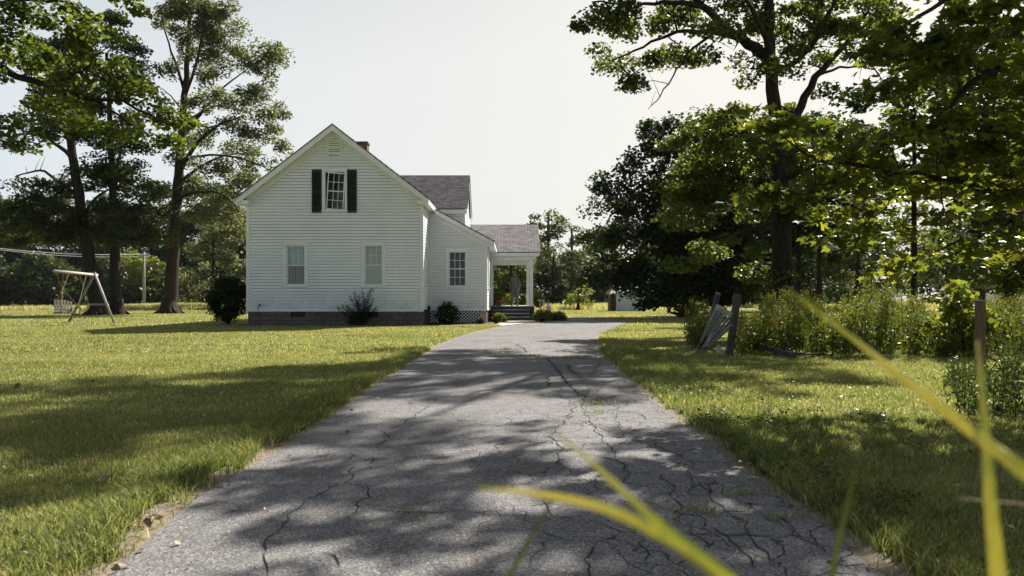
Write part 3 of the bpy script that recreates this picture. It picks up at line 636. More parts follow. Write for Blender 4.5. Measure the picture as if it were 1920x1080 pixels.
mid_tree('field_oak', 1714, 33, .17, [(1700,290,90,60),(1750,200,90,70),(1690,380,50,30,.8),(1780,360,80,50,1),(1820,280,80,70),(1660,60,80,50,.7),(1740,100,80,50,.8),(1780,460,60,30,.8)], 'dark straight trunk behind the goldenrod left of the fence post', 33, 'oakleaf', 200)
mid_tree('field_oak', 1893, 29, .38, [(1880,340,90,70),(1930,430,60,50),(1850,430,70,40),(1880,230,120,80),(1850,500,60,20),(1860,110,100,70),(1780,150,80,60)], 'thick dark trunk at the right edge in front of the white fence', 34, 'oakleaf', 250, lean=22)
mid_tree('backlit_elm', 1610, 70, .3, [(1610,470,70,50),(1580,540,60,26),(1640,520,50,40),(1600,400,60,40,.7),(1560,490,40,40)], 'yellow green tree between the slim trunks beyond the goldenrod', 35, 'farleaf', 400, .3, 1.0, clump=1.3)
mid_tree('backlit_elm', 1790, 80, .3, [(1790,470,60,40,.9),(1760,520,50,30),(1830,510,50,36),(1850,450,60,50)], 'yellow green tree beyond the fence post and the wild shrub', 36, 'farleaf', 420, .3, 1.0, clump=1.3)
mid_tree('field_elm', 1450, 62, .3, [(1450,470,80,60),(1420,540,70,40),(1490,540,50,40),(1530,550,50,30),(1400,420,60,60),(1500,440,60,50)], 'dark tree filling the gap behind the big oak trunk', 37, 'darkleaf', 400, .3, 1.2, clump=1.3)

# trees straight ahead, beyond the porch
mid_tree('round_maple', 1028, 96, .35, [(1018,412,34,18,1),(1042,425,26,20,1),(1000,430,20,16,.9),(1030,455,30,20,.8),(1012,485,34,20,1),(1045,500,34,26,1)], 'round topped tree standing highest behind the porch roof', 41, 'farleaf', 400, .34, 1.2, clump=1.3)
mid_tree('pale_willow', 1072, 90, .3, [(1068,445,22,24,1),(1080,480,26,30,1),(1062,510,34,30,1.1),(1078,545,34,24,1.1)], 'feathery pale tree between the porch and the dark maple', 42, 'pineleaf', 430, .32, 1.2, clump=1.2)
mid_tree('dark_elm', 1038, 84, .28, [(1030,520,34,34,1.2),(1022,555,34,16,1.1),(1050,555,30,18,1.1)], 'low dark tree right behind the porch post', 43, 'darkleaf', 480, .3, 1.3, clump=1.2)
mid_tree('dark_elm', 958, 82, .28, [(950,500,50,30,1.2),(935,540,34,30,1.2),(975,540,30,30,1.2),(960,470,50,16,1)], 'dark tree seen through the open porch behind the person', 44, 'oakleaf', 460, .3, 1.2, clump=1.2)
mid_tree('bright_shrub', 1084, 74, .12, [(1088,548,20,14,1.2),(1100,562,20,9,1.2),(1076,560,14,10,1)], 'small yellow green tree left of the white shed', 45, 'brightleaf', 540, .22, 1.1, clump=.8)
mid_tree('grey_green_elm', 400, 78, .3, [(420,430,44,40,1.1),(450,470,40,44,1.2),(395,480,40,30,1.1),(440,530,40,36,1.2),(385,530,36,30,1.1),(340,540,30,26,1.1)], 'grey green tree pressed against the left edge of the house', 46, 'pineleaf', 420, .3, 1.1, clump=1.3)
mid_tree('bright_elm', 280, 114, .3, [(275,500,32,22,1),(290,535,32,22,1.1),(255,530,30,24,1),(240,485,24,18,.9)], 'bright yellow green tree behind the utility pole', 47, 'brightleaf', 480, .36, 1.1, clump=1.3)

# far woods: one mass on the left and one on the right
def wood(name, label, spots, seed, lm, leaf=.58, clump=2.6, per=85, dens=1.1):
    rng = np.random.RandomState(seed); Cs = []; mbb = MB()
    for x, y, r, h in spots:
        for k in range(3):
            c = (x + rng.uniform(-.3,.3)*r, y + rng.uniform(-.3,.3)*r, h * (.22 + .27 * k)); rr_ = (r * (1 - .18*k), r * (1 - .18*k), h * .24)
            Cs.append(ellip(max(8, int(dens * 4.19 * rr_[0]*rr_[1]*rr_[2] / (clump**3 * 2.6))), c, rr_, rng, .55))
        mbb.tube([(x, y, 0), (x, y, h * .6)], [.3, .1], 6)
    Cs = np.vstack(Cs); N = len(Cs); cnt = rng.poisson(per * LPER, N); C = np.repeat(Cs, cnt, axis=0)
    o = rng.randn(len(C), 3); o /= np.linalg.norm(o, axis=1, keepdims=True); o *= (rng.uniform(.2, 1, len(C)) ** .6)[:, None]; o[:, 2] *= .6
    C = C + o * clump * .9; C[:, 2] = np.maximum(C[:, 2], .2)
    V, FF, t = leaf_arrays(C, leaf, 'quad', .5, rng); t = np.clip(t + np.repeat(rng.uniform(-.3,.3,N), cnt), 0, 1)
    o = link(name, npmesh(name, V, FF, t), M[lm]); tag(o, label, 'woods', None, 'stuff')
rs = random.Random(77)
spots = []
for i in range(17):
    x = -101 + i * 4.9; spots.append((x + rs.uniform(-1,1), 138 + rs.uniform(-5, 8) , rs.uniform(5.5, 7.5), rs.uniform(17, 24)))
for i in range(9): spots.append((-98 + i*5.5, 118 + rs.uniform(-3, 3), rs.uniform(3.5, 5), rs.uniform(6, 10)))
wood('far_woods', 'dark wood along the far side of the road behind the swing', spots, 51, 'darkoak', dens=1.6)
spots = []
for i in range(9): spots.append((-8 + i * 4.6 + rs.uniform(-1,1), 128 + rs.uniform(-4, 8), rs.uniform(4, 6), rs.uniform(8, 13)))
wood('far_woods', 'dark wood closing the field straight behind the porch', spots, 52, 'oakleaf')
spots = []
for i in range(13): spots.append((30 + i * 6.0 + rs.uniform(-1,1), 105 + rs.uniform(-5, 9), rs.uniform(5, 7), rs.uniform(11, 20)))
wood('far_woods', 'wood of shaded trees beyond the field on the right', spots, 53, 'oakleaf', dens=1.4)

# ------------------------------------------------------------------ the house
YF = 31.0; XL, XR = -11.0, -3.70; XA = -7.35; ZF = .635
RS = (8.27 - 5.23) / 3.94     # roof slope
house = empty('house', (-7.35, 31, 0), 'white clapboard house with black upstairs shutters and an open porch at its right', 'house')
def siding(name, org, U, Nn, urange, z0, z1, openings=(), parent=house, bh=.127):
    org = Vector(org); U = Vector(U); Nn = Vector(Nn); mb = MB(); z = z0; k = 0; rr = random.Random(int(org.x*10)+4)
    while z < z1 - 1e-3:
        zt = min(z + bh, z1); a0, a1 = urange(z); b0, b1 = urange(zt); zc = (z + zt) / 2
        if a1 - a0 > .02:
            segs = [(a0, a1, b0, b1)]
            for (o0, o1, oz0, oz1) in openings:
                if oz0 < zc < oz1:
                    ns = []
                    for s_ in segs:
                        if s_[1] <= o0 or s_[0] >= o1: ns.append(s_); continue
                        if s_[0] < o0: ns.append((s_[0], o0, s_[2], o0))
                        if s_[1] > o1: ns.append((o1, s_[1], o1, s_[3]))
                    segs = ns
            for s0, s1, t0, t1 in segs:
                lip = .027 + rr.uniform(-.003, .003)
                def P(u, zz, off): return org + U*u + Nn*off + Vector((0,0,zz))
                v = [P(s0, z, lip), P(s1, z, lip), P(t1, zt-.0145, .002), P(t0, zt-.0145, .002), P(s0, z, .004), P(s1, z, .004)]
                mb.add(v, [(0,1,2,3),(4,5,1,0)]); mb.add([P(s0, z-.01, -.034), P(s1, z-.01, -.034), P(t1, zt, -.034), P(t0, zt, -.034)], [(0,1,2,3)])   # sheathing added behind the gaps to stop sun leaking through
        z = zt; k += 1
    return mb.build(name, M['siding'], parent)
def gable(z):
    m_ = (8.2 - z) / RS
    return (max(XL, XA - m_), min(XR, XA + m_))
def pxr(x0, x1, y0, y1, D):  # px rect -> (x0,x1,z0,z1) on the plane Y=D
    a = at(x0, y1, D); b = at(x1, y0, D); return (a.x, b.x, a.z, b.z)
W_up = pxr(609.5, 646.5, 321, 394, YF); W_l = pxr(537, 572, 460, 535, YF); W_r = pxr(683.5, 717.5, 459.5, 534.5, YF)
YW = 33.4; XWR = -1.13
W_w = pxr(841, 874, 471, 537, YW)
siding('front_wall', (0, YF, 0), (1,0,0), (0,-1,0), gable, ZF, 8.2, [W_up, W_l, W_r])
siding('left_wall', (XL, 0, 0), (0,-1,0), (-1,0,0), lambda z: (-44.0, -YF), ZF, 5.2)
SWIN = (31.85, 32.75, 1.75, 3.35)
siding('right_wall', (XR, 0, 0), (0,1,0), (1,0,0), lambda z: (YF, YW), ZF, 5.15, [SWIN])
def lean(z): return (XR, min(XWR, -3.36 + (4.96 - z) / .54))
siding('wing_front_wall', (0, YW, 0), (1,0,0), (0,-1,0), lean, ZF, 4.95, [W_w])
siding('wing_side_wall', (XWR, 0, 0), (0,1,0), (1,0,0), lambda z: (YW, 44.0), ZF, 3.75, [(34.6, 35.4, 1.6, 3.3), (39.3, 40.3, .72, 2.85)])
siding('rear_wall', (0, 44, 0), (-1,0,0), (0,1,0), lambda z: (-gable(z)[1], -gable(z)[0]), ZF, 8.2)
siding('wing_rear_wall', (0, 44, 0), (-1,0,0), (0,1,0), lambda z: (-lean(z)[1], -lean(z)[0]), ZF, 4.95)
CX, CY0, CY1, CYR = -2.42, 38.25, 42.35, 40.3
siding('upper_side_wall', (CX, 0, 0), (0,1,0), (1,0,0), lambda z: (max(CY0, CYR - (7.70 - z) / .89), min(CY1, CYR + (7.70 - z) / .89)), 4.3, 7.68)
siding('upper_front_wall', (0, CY0, 0), (1,0,0), (0,-1,0), lambda z: (-4.6, CX), 4.3, 5.72)
mb = MB()
for x0, x1, y0, y1, z0, z1 in [(XL-.022, XL+.10, YF-.038, YF-.001, ZF-.01, 5.15), (XR-.10, XR+.022, YF-.038, YF-.001, ZF-.01, 5.05), (XR+.001, XR+.024, YF-.028, YF+.10, ZF-.01, 5.05),
                               (XL-.024, XL-.001, YF-.028, YF+.10, ZF-.01, 5.15), (XWR-.10, XWR+.022, YW-.038, YW-.001, ZF-.01, 3.66), (XWR+.001, XWR+.024, YW-.028, YW+.10, ZF-.01, 3.62), (XR+.024, XR+.09, YW-.03, YW-.002, ZF-.01, 5.0),
                               (CX-.08, CX+.022, CY0-.03, CY0-.001, 4.3, 5.7), (CX+.001, CX+.024, CY0-.028, CY0+.10, 4.3, 5.7)]:
    mb = MB(); mb.box(x0, x1, y0, y1, z0, z1); mb.build('corner_board', M['trim'], house)
mb = MB(); mb.box(XL-.03, XR+.03, YF-.045, YF+.02, ZF-.07, ZF+.0); mb.box(XR+.03, XWR+.03, YW-.045, YW+.02, ZF-.07, ZF); mb.box(XWR-.02, XWR+.04, YW+.03, 38.4, ZF-.07, ZF); mb.box(XL-.045, XL+.02, YF+.03, 44, ZF-.07, ZF)
mb.build('water_table', M['trim'], house)
# frieze boards along the gable slopes
def sloped(mb, p, q, y0, y1, h):
    """board whose upper edge runs p->q in the XZ plane, vertical height h"""
    (x0, z0), (x1, z1) = p, q
    v = [(x0,y0,z0-h),(x1,y0,z1-h),(x1,y0,z1),(x0,y0,z0),(x0,y1,z0-h),(x1,y1,z1-h),(x1,y1,z1),(x0,y1,z0)]
    mb.add(v, [(0,1,2,3),(7,6,5,4),(0,4,5,1),(3,2,6,7),(0,3,7,4),(1,5,6,2)])
ZAP = 8.27; OV = .48; XE = 3.94
zr = lambda x: ZAP - RS * abs(x - XA)
mb = MB(); th = .13
for sgn in (-1, 1):
    mb = MB(); sloped(mb, (XA, ZAP-.14), (XA + sgn*3.68, ZAP-.14-RS*3.68), YF-.055, YF-.02, .30); mb.build('frieze_board', M['trim'], house)
mb = MB(); sloped(mb, (-3.6, 5.0-.05), (XWR+.02, 5.0-.05-.54*(XWR+.02+3.6)), YW-.055, YW-.02, .22)
mb.build('frieze_board', M['trim'], house)
mb = MB()
for sgn in (-1, 1):
    mb = MB(); sloped(mb, (XA, ZAP-.035), (XA + sgn*(XE+.0), ZAP-.035-RS*XE), YF-OV, YF-OV+.035, .26)        # rake fascia
    sloped(mb, (XA, ZAP-.13), (XA + sgn*XE*.985, ZAP-.13-RS*XE*.985), YF-OV+.036, YF-.056, .03)        # soffit
    mb.build('rake_board', M['trim'], house)
mb = MB()
for sgn, xw in ((-1, XL), (1, XR)):
    xo = XA + sgn * (XE - .005); x0, x1 = sorted((xw + sgn*.026, xo))
    zt = zr(xo) - .06
    mb = MB(); mb.box(x0, x1, YF-OV+.036, 44.3, zt-.20, zt)              # boxed eave
    x0, x1 = sorted((xw - sgn*.18, xw + sgn*.025)); mb.box(x0, x1, YF-OV+.04, YF-.057, zt-.20, zt-.04)    # little return
    mb.build('eave_box', M['trim'], house)
# roofs
def roofslab(name, corners, th, parent=house, mt='shingle'):
    """corners: ridgeA, ridgeB, eaveB, eaveA (top surface)"""
    c = [Vector(x) for x in corners]; U = (c[1]-c[0]).normalized(); Vv = (c[3]-c[0]); Vv = (Vv - U*Vv.dot(U)).normalized(); nrm = U.cross(Vv)
    if nrm.z < 0: nrm = -nrm
    lo = [p - nrm*th for p in c]; vs = c + lo
    me = bpy.data.meshes.new(name); fs = [(0,1,2,3),(7,6,5,4),(0,4,5,1),(1,5,6,2),(2,6,7,3),(3,7,4,0)]
    me.from_pydata([tuple(x) for x in vs], [], fs); uvl = me.uv_layers.new(name='UVMap')
    for p in me.polygons:
        for li in p.loop_indices:
            v_ = Vector(vs[me.loops[li].vertex_index]) - c[0]; uvl.data[li].uv = (v_.dot(U), v_.dot(Vv))
    me.update(); return link(name, me, M[mt], parent)
Y0r = YF - OV - .02
roofslab('main_roof', [(XA, Y0r, ZAP), (XA, 44.4, ZAP), (XA+XE+.03, 44.4, ZAP-RS*(XE+.03)), (XA+XE+.03, Y0r, ZAP-RS*(XE+.03))], .05)
roofslab('main_roof', [(XA, 44.4, ZAP), (XA, Y0r, ZAP), (XA-XE-.03, Y0r, ZAP-RS*(XE+.03)), (XA-XE-.03, 44.4, ZAP-RS*(XE+.03))], .05)
WX0, WZ0, WX1 = -3.55, 5.17, -.76; WZ1 = WZ0 - .54 * (WX1 - WX0)
roofslab('wing_roof', [(WX0, YW-.34, WZ0), (WX0, 44.3, WZ0), (WX1, 44.3, WZ1), (WX1, YW-.34, WZ1)], .045)
mb = MB(); sloped(mb, (WX0+.12, WZ0-.05-.54*.12), (WX1-.02, WZ1-.05), YW-.32, YW-.285, .20); sloped(mb, (WX0+.12, WZ0-.14-.54*.12), (WX1-.05, WZ1-.13), YW-.284, YW-.056, .03)
mb.box(XWR+.026, WX1-.02, YW-.284, 38.6, WZ1-.22, WZ1-.06)
mb.build('wing_rake_board', M['trim'], house)
# cross gable
roofslab('upper_roof', [(-6.9, CYR, 7.76), (-2.26, CYR, 7.76), (-2.26, 38.0, 5.71), (-6.9, 38.0, 5.71)], .05)
roofslab('upper_roof', [(-2.26, CYR, 7.76), (-6.9, CYR, 7.76), (-6.9, 42.6, 5.71), (-2.26, 42.6, 5.71)], .05)
mb = MB()
for ye in (38.02, 42.58):
    d = (ye - CYR); a = (-2.30, CYR, 7.69); 
    v = [(-2.33, CYR, 7.69-.22), (-2.33, ye, 5.66-.22), (-2.33, ye, 5.66), (-2.33, CYR, 7.69), (-2.29, CYR, 7.69-.22), (-2.29, ye, 5.66-.22), (-2.29, ye, 5.66), (-2.29, CYR, 7.69)]
    mb.add(v, [(0,1,2,3),(7,6,5,4),(0,4,5,1),(3,2,6,7),(0,3,7,4),(1,5,6,2)])
mb.box(-5, -2.34, 38.03, 38.2, 5.42, 5.64)
mb.build('upper_rake_board', M['trim'], house)
# porch roof
PX0, PX1 = -2.35, 1.45; PYR, PZR = 41.3, 5.2; PE = 3.51
roofslab('porch_roof', [(PX0, PYR, PZR), (PX1, PYR, PZR), (PX1, 38.3, PE), (PX0+1.25, 38.3, PE)], .05)
roofslab('porch_roof', [(PX1, PYR, PZR), (PX0, PYR, PZR), (PX0+1.25, 44.3, PE), (PX1, 44.3, PE)], .05)
mb = MB()
for ye in (38.32, 44.28):
    for xx in (PX1-.05,):
        v = [(xx, PYR, PZR-.06-.2), (xx, ye, PE-.05-.16), (xx, ye, PE-.05), (xx, PYR, PZR-.06), (xx+.035, PYR, PZR-.26), (xx+.035, ye, PE-.21), (xx+.035, ye, PE-.05), (xx+.035, PYR, PZR-.06)]
        mb.add(v, [(0,1,2,3),(7,6,5,4),(0,4,5,1),(3,2,6,7),(0,3,7,4),(1,5,6,2)])
mb.build('porch_rake_board', M['trim'], house)
mb = MB(); mb.add([(1.1, 38.55, 3.4), (1.1, 44.0, 3.4), (1.1, PYR, 5.02)], [(0,1,2)]); mb.build('porch_gable', M['siding'], house)
mb = MB(); mb.box(XWR+.03, PX1-.06, 38.33, 38.42, PE-.22, PE-.06); mb.build('porch_fascia', M['trim'], house)
mb = MB(); mb.box(XWR+.03, 1.12, 38.55, 38.75, 3.10, PE-.10); mb.box(XWR+.03, 1.12, 43.5, 43.7, 3.06, 3.4); mb.box(.93, 1.12, 38.751, 43.499, 3.09, 3.36)
mb.build('porch_beam', M['trim'], house)
mb = MB(); mb.box(XWR+.03, 1.35, 38.45, 44.1, 3.402, 3.42); mb.build('porch_ceiling', M['trim'], house)
for yy, xx in ((38.65, 1.0), (43.6, .93)):
    mb = MB(); mb.box(xx-.085, xx+.085, yy-.085, yy+.085, .74, 3.06 if yy > 40 else 3.10); mb.box(xx-.11, xx+.11, yy-.11, yy+.11, .722, .86); mb.box(xx-.11, xx+.11, yy-.11, yy+.11, 2.96, 3.055)
    mb.build('porch_post', M['trim'], house, bevel=.008)
mb = MB(); mb.box(XWR+.03, XWR+.16, 38.57, 38.72, .74, 3.09); mb.build('pilaster', M['trim'], house)
# brackets
mb = MB(); mb.beam((.92, 38.65, 2.80), (.66, 38.65, 3.09), .06, .06, (0,1,0)); mb.build('post_bracket', M['trim'], house)
mb = MB(); mb.box(XWR+.03, 1.18, 38.5, 43.8, .68, .72)
mb.build('porch_floor', M['decktop'], house, bevel=.006)
mb = MB(); mb.box(.92, 1.15, 38.45, 43.75, .0, .679); mb.box(XWR+.04, .919, 38.53, 38.56, .0, .679); mb.build('porch_skirt', M['deck'], house)
mb = MB()
for k in range(3):
    zt = .72 - .18 * (k + 1); y1 = 38.52 - .28 * k; y0 = y1 - .28
    m2 = MB(); m2.box(XWR+.06, .90, y0-.02, y1, zt-.035, zt); m2.build('step_tread', M['decktop'], house, bevel=.004)  # lighter than the risers: light on the treads put into the colour
    mb.box(XWR+.08, .88, y0+.005, y0+.03, 0 if k == 2 else zt-.18, zt-.036)
    mb.box(XWR+.05, XWR+.079, y0+.03, y1, 0, zt-.036); mb.box(.881, .91, y0+.03, y1, 0, zt-.036)
mb.build('step_risers', M['deck'], house)
# foundation
mb = MB()
def wall_with_holes(mb, x0, x1, y0, y1, z0, z1, holes):
    xs = x0
    for h0, h1, hz0, hz1 in sorted(holes):
        mb.box(xs, h0, y0, y1, z0, z1); mb.box(h0, h1, y0, y1, z0, hz0)
        if hz1 < z1 - .005: mb.box(h0, h1, y0, y1, hz1, z1)
        xs = h1
    mb.box(xs, x1, y0, y1, z0, z1)
V1 = pxr(545, 572, 583, 595, YF); V2 = pxr(684, 709, 583, 595, YF)
wall_with_holes(mb, XL+.03, XR-.03, YF+.02, YF+.3, -.1, ZF-.07, [V1, V2])
mb.box(XL+.03, XL+.3, YF+.3, 44, -.1, ZF-.07); mb.box(XR-.3, XR-.03, YF+.3, YW+.3, -.1, ZF-.07); mb.box(XL+.3, XWR, 43.7, 44, -.1, ZF-.07)
mb.build('foundation', M['block'], house)
for V_ in (V1, V2):
    mb = MB(); mb.box(V_[0], V_[1], YF+.12, YF+.15, V_[2], V_[3])
    n_ = 4
    for i in range(n_): mb.box(V_[0], V_[1], YF+.09, YF+.119, V_[2] + (i+.1)*(V_[3]-V_[2])/n_, V_[2] + (i+.35)*(V_[3]-V_[2])/n_)
    mb.build('foundation_vent', M['black'], house)
mb = MB(); mb.box(XWR-.30, XWR-.02, YW-.02, YW+.26, -.1, ZF-.07); mb.build('brick_pier', M['pier'], house)
mb = MB(); mb.box(XR-.1, XWR-.05, YW+.35, YW+.38, -.1, ZF-.07); mb.box(XWR-.04, XWR-.01, YW+.3, 43.9, -.1, ZF-.07); mb.build('crawl_space_backing', M['interior'], house)  # dark backing sheets, the shade under the wing is in their colour
# diagonal lattice
mb = MB(); x0, x1 = XR + .02, XWR - .31; z0, z1 = .03, ZF - .08; st = .15
for sgn, yo in ((1, YW+.03), (-1, YW+.042)):
    k = -8
    while x0 + k*st < x1 + 1:
        a = x0 + k*st
        pts = []
        # line: x = a + sgn*(z-z0) -> clip
        for zz in (z0, z1):
            pts.append([a + sgn*(zz - z0) + (0 if sgn > 0 else (z1-z0)), zz])
        (xa, za), (xb, zb) = pts
        if max(xa, xb) > x0 and min(xa, xb) < x1:
            def clip(xa, za, xb, zb, xc, keep_gt):
                if (xa - xc) * (xb - xc) < 0:
                    t = (xc - xa) / (xb - xa); zc = za + t * (zb - za)
                    if (xa < xc) == keep_gt: xa, za = xc, zc
                    else: xb, zb = xc, zc
                return xa, za, xb, zb
            xa, za, xb, zb = clip(xa, za, xb, zb, x0, True); xa, za, xb, zb = clip(xa, za, xb, zb, x1, False)
            if abs(xb - xa) > .02: mb.beam((xa, yo, za), (xb, yo, zb), .04, .01, (0,1,0)) if False else mb.beam((xa, yo, za), (xb, yo, zb), .010, .027, Vector((-(zb-za), 0, xb-xa)))
        k += 1
mb.box(x0-.0, x1, YW+.02, YW+.055, z1+.002, z1+.04)
mb.build('lattice', M['trim'], house)
# chimney
mb = MB(); mb.box(-7.93, -7.38, 38.0, 38.55, 7.6, 9.0); mb.box(-7.97, -7.34, 37.96, 38.59, 9.0, 9.1); mb.build('chimney', M['brick'], house)
# gable vent
V_ = pxr(616.5, 638.5, 266, 295, YF); mb = MB(); fr_ = .05
g = empty('gable_vent', (0,0,0)); g.parent = house; g.matrix_parent_inverse = Matrix.Translation(house.location).inverted()
mb.box(V_[0]-fr_, V_[0], YF-.05, YF-.018, V_[2]-fr_, V_[3]+fr_); mb.box(V_[1], V_[1]+fr_, YF-.05, YF-.018, V_[2]-fr_, V_[3]+fr_); mb.box(V_[0], V_[1], YF-.05, YF-.018, V_[3], V_[3]+fr_); mb.box(V_[0], V_[1], YF-.055, YF-.018, V_[2]-fr_, V_[2])
def gchild(mb, name, mt, par, bevel=0):
    return mb.build(name, M[mt], par, bevel=bevel)
gchild(mb, 'frame', 'trim', g)
mb = MB(); mb.box(V_[0], V_[1], YF-.019, YF-.0175, V_[2], V_[3]); gchild(mb, 'backing', 'interior', g)
mb = MB(); n_ = 8
for i in range(n_):
    zz = V_[2] + (i + .5) * (V_[3]-V_[2]) / n_
    mb.beam((V_[0], YF-.036, zz), (V_[1], YF-.036, zz), .012, .055, (0, -.6, 1))
gchild(mb, 'louvre', 'trim', g)

def window(name, rect, Y, axis='x', label=None, upper='curtain_white', lower='interior', tilt=0, trimw=.11, panes=(3, 2), sashes=2, mi=True):
    """rect (a0,a1,z0,z1) on plane; front faces -Y ('x') or +X ('y': a is Y, plane X=Y)"""
    a0, a1, z0, z1 = rect
    root = empty(name, (0, 0, 0)); root.parent = house; root.matrix_parent_inverse = Matrix.Translation(house.location).inverted()
    if label: root['label'] = label
    def B(mb, u0, u1, d0, d1, zz0, zz1):   # d: depth into wall (+) / out (-)
        if axis == 'x': mb.box(u0, u1, Y + d0, Y + d1, zz0, zz1)
        else: mb.box(Y - d1, Y - d0, u0, u1, zz0, zz1)
    t = trimw
    mb = MB(); B(mb, a0-t, a0, -.045, .02, z0-.02, z1+t); B(mb, a1, a1+t, -.045, .02, z0-.02, z1+t); B(mb, a0, a1, -.045, .02, z1, z1+t); B(mb, a0-t-.02, a1+t+.02, -.065, .02, z1+t+.001, z1+t+.03)
    B(mb, a0-.001, a0+.012, .021, .14, z0, z1); B(mb, a1-.012, a1+.001, .021, .14, z0, z1); B(mb, a0+.012, a1-.012, .021, .14, z1-.012, z1+.001)
    mb.build('frame', M['trim'], root)
    mb = MB(); B(mb, a0-t-.03, a1+t+.03, -.09, .02, z0-.07, z0-.021); B(mb, a0, a1, -.03, .14, z0-.02, z0+.012); mb.build('sill', M['trim'], root)
    zm = (z0 + z1) / 2; i0, i1 = a0+.014, a1-.014; fw = .042
    objs = []
    for si, (s0, s1, dep) in enumerate(((z0+.014, zm+.02, .07), (zm-.02, z1-.014, .035))):
        mb = MB(); B(mb, i0, i0+fw, dep, dep+.03, s0, s1); B(mb, i1-fw, i1, dep, dep+.03, s0, s1); B(mb, i0+fw, i1-fw, dep, dep+.03, s0, s0+fw); B(mb, i0+fw, i1-fw, dep, dep+.03, s1-fw, s1)
        pc, pr = panes
        if mi is True or (mi == 'upper' and si == 1):
            for k in range(1, pc): uc = i0+fw + (i1-i0-2*fw)*k/pc; B(mb, uc-.010, uc+.010, dep+.004, dep+.026, s0+fw, s1-fw)
            for k in range(1, pr): zc = s0+fw + (s1-s0-2*fw)*k/pr; B(mb, i0+fw, i1-fw, dep+.0055, dep+.0245, zc-.010, zc+.010)
        so_ = mb.build('sash', M['sash'], root); objs.append(so_)
        mb = MB(); B(mb, i0+fw-.005, i1-fw+.005, dep+.014, dep+.017, s0+fw-.005, s1-fw+.005)
        objs.append(mb.build('pane', M['glass'], root))
    # what is behind the glass
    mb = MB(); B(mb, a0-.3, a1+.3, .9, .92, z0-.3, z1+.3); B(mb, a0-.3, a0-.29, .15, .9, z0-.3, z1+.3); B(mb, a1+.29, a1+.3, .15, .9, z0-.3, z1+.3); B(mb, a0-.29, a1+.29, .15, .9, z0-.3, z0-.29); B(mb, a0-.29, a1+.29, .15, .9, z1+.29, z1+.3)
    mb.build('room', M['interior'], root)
    for cur, s0, s1 in ((lower, z0+.02, zm), (upper, zm, z1-.02)):
        if cur == 'interior': continue
        mb = MB(); nseg = 26; d0 = .125
        for i in range(nseg):
            ua = i0 + (i1-i0)*i/nseg; ub = i0 + (i1-i0)*(i+1)/nseg
            wv = 0 if cur == 'blind' else .03
            da = d0 + wv*math.sin(i*1.1); db = d0 + wv*math.sin((i+1)*1.1)
            if axis == 'x': v = [(ua, Y+da, s0), (ub, Y+db, s0), (ub, Y+db, s1), (ua, Y+da, s1)]
            else: v = [(Y-da, ua, s0), (Y-db, ub, s0), (Y-db, ub, s1), (Y-da, ua, s1)]
            mb.add(v, [(0,1,2,3)])
        mb.build('blind' if cur == 'blind' else 'curtain', M[cur], root)
    if tilt:
        c = Vector(((a0+a1)/2, Y, z0)); h_ = Matrix.Translation(Vector((-.02, -.055, .0))) @ Matrix.Translation(c) @ Matrix.Rotation(R(tilt), 4, 'Y') @ Matrix.Rotation(R(2.2), 4, 'X') @ Matrix.Scale(.90, 4, (1,0,0)) @ Matrix.Scale(.965, 4, (0,0,1)) @ Matrix.Translation(-c)
        for o in objs:
            o.data.transform(h_)
    return root
window('window', W_up, YF, 'x', 'upstairs window with its sash hanging crooked', upper='interior', lower='interior', tilt=4.2)
window('window', W_l, YF, 'x', 'lower left window with striped curtain', 'curtain_white', 'curtain_warm', mi='upper')
window('window', W_r, YF, 'x', 'lower right window with cream blind', 'blind', 'blind', mi='upper')
window('window', W_w, YW, 'x', 'dark window of the low wing', 'interior', 'interior')
window('window', SWIN, XR, 'y', 'narrow looking window on the side wall', 'blind', 'interior', trimw=.09)
window('window', (34.6, 35.4, 1.6, 3.3), XWR, 'y', 'side window of the low wing', 'interior', 'interior', trimw=.09)
for (x0, x1) in ((585.3, 603.2), (651.3, 669.2)):
    S_ = pxr(x0, x1, 318.7, 399, YF); mb = MB(); a0, a1, z0, z1 = S_
    mb.box(a0, a0+.05, YF-.065, YF-.025, z0, z1); mb.box(a1-.05, a1, YF-.065, YF-.025, z0, z1)
    for zz in (z0, (z0+z1)/2-.03, z1-.06): mb.box(a0+.05, a1-.05, YF-.063, YF-.027, zz, zz+.06)
    n_ = 34
    for i in range(n_):
        zz = z0 + .07 + (z1-z0-.14)*(i+.5)/n_
        mb.beam((a0+.05, YF-.044, zz), (a1-.05, YF-.044, zz), .007, .045, (0, -.55, 1))
    mb.build('shutter', M['shutter'], house)
# porch door in the wing side wall
mb = MB(); mb.box(XWR-.06, XWR-.02, 39.3, 40.3, .72, 2.85); d = mb.build('porch_door', M['sash'], house)
mb = MB(); mb.box(XWR-.019, XWR-.012, 39.45, 40.15, 1.6, 2.6); mb.build('pane', M['shutter'], d)
mb = MB(); mb.box(XWR+.018, XWR+.04, 39.2, 39.3, .73, 2.95); mb.box(XWR+.018, XWR+.04, 40.3, 40.4, .73, 2.95); mb.box(XWR+.018, XWR+.04, 39.3, 40.3, 2.85, 2.95); mb.build('door_frame', M['trim'], house)
# hose bib and small pipe
a = at(487, 572, YF-.05); mb = MB(); mb.lathe((a.x, a.y, a.z-.03), [(.035, 0), (.045, .02), (.045, .05), (.02, .06)], 10); mb.tube([a, (a.x-.06, a.y-.02, a.z-.05), (a.x-.075, a.y+.01, a.z-.2), (a.x-.075, a.y+.02, ZF-.3)], .010, 6)
mb.tube([a, (a.x, YF+.02, a.z)], .012, 6); mb.build('outdoor_tap', M['black'], house, True)
a = at(801, 577, YW-.1); mb = MB(); mb.box(XR+.03, XR+.13, 32.6, 32.75, .6, .78); mb.build('meter_box', M['black'], house)

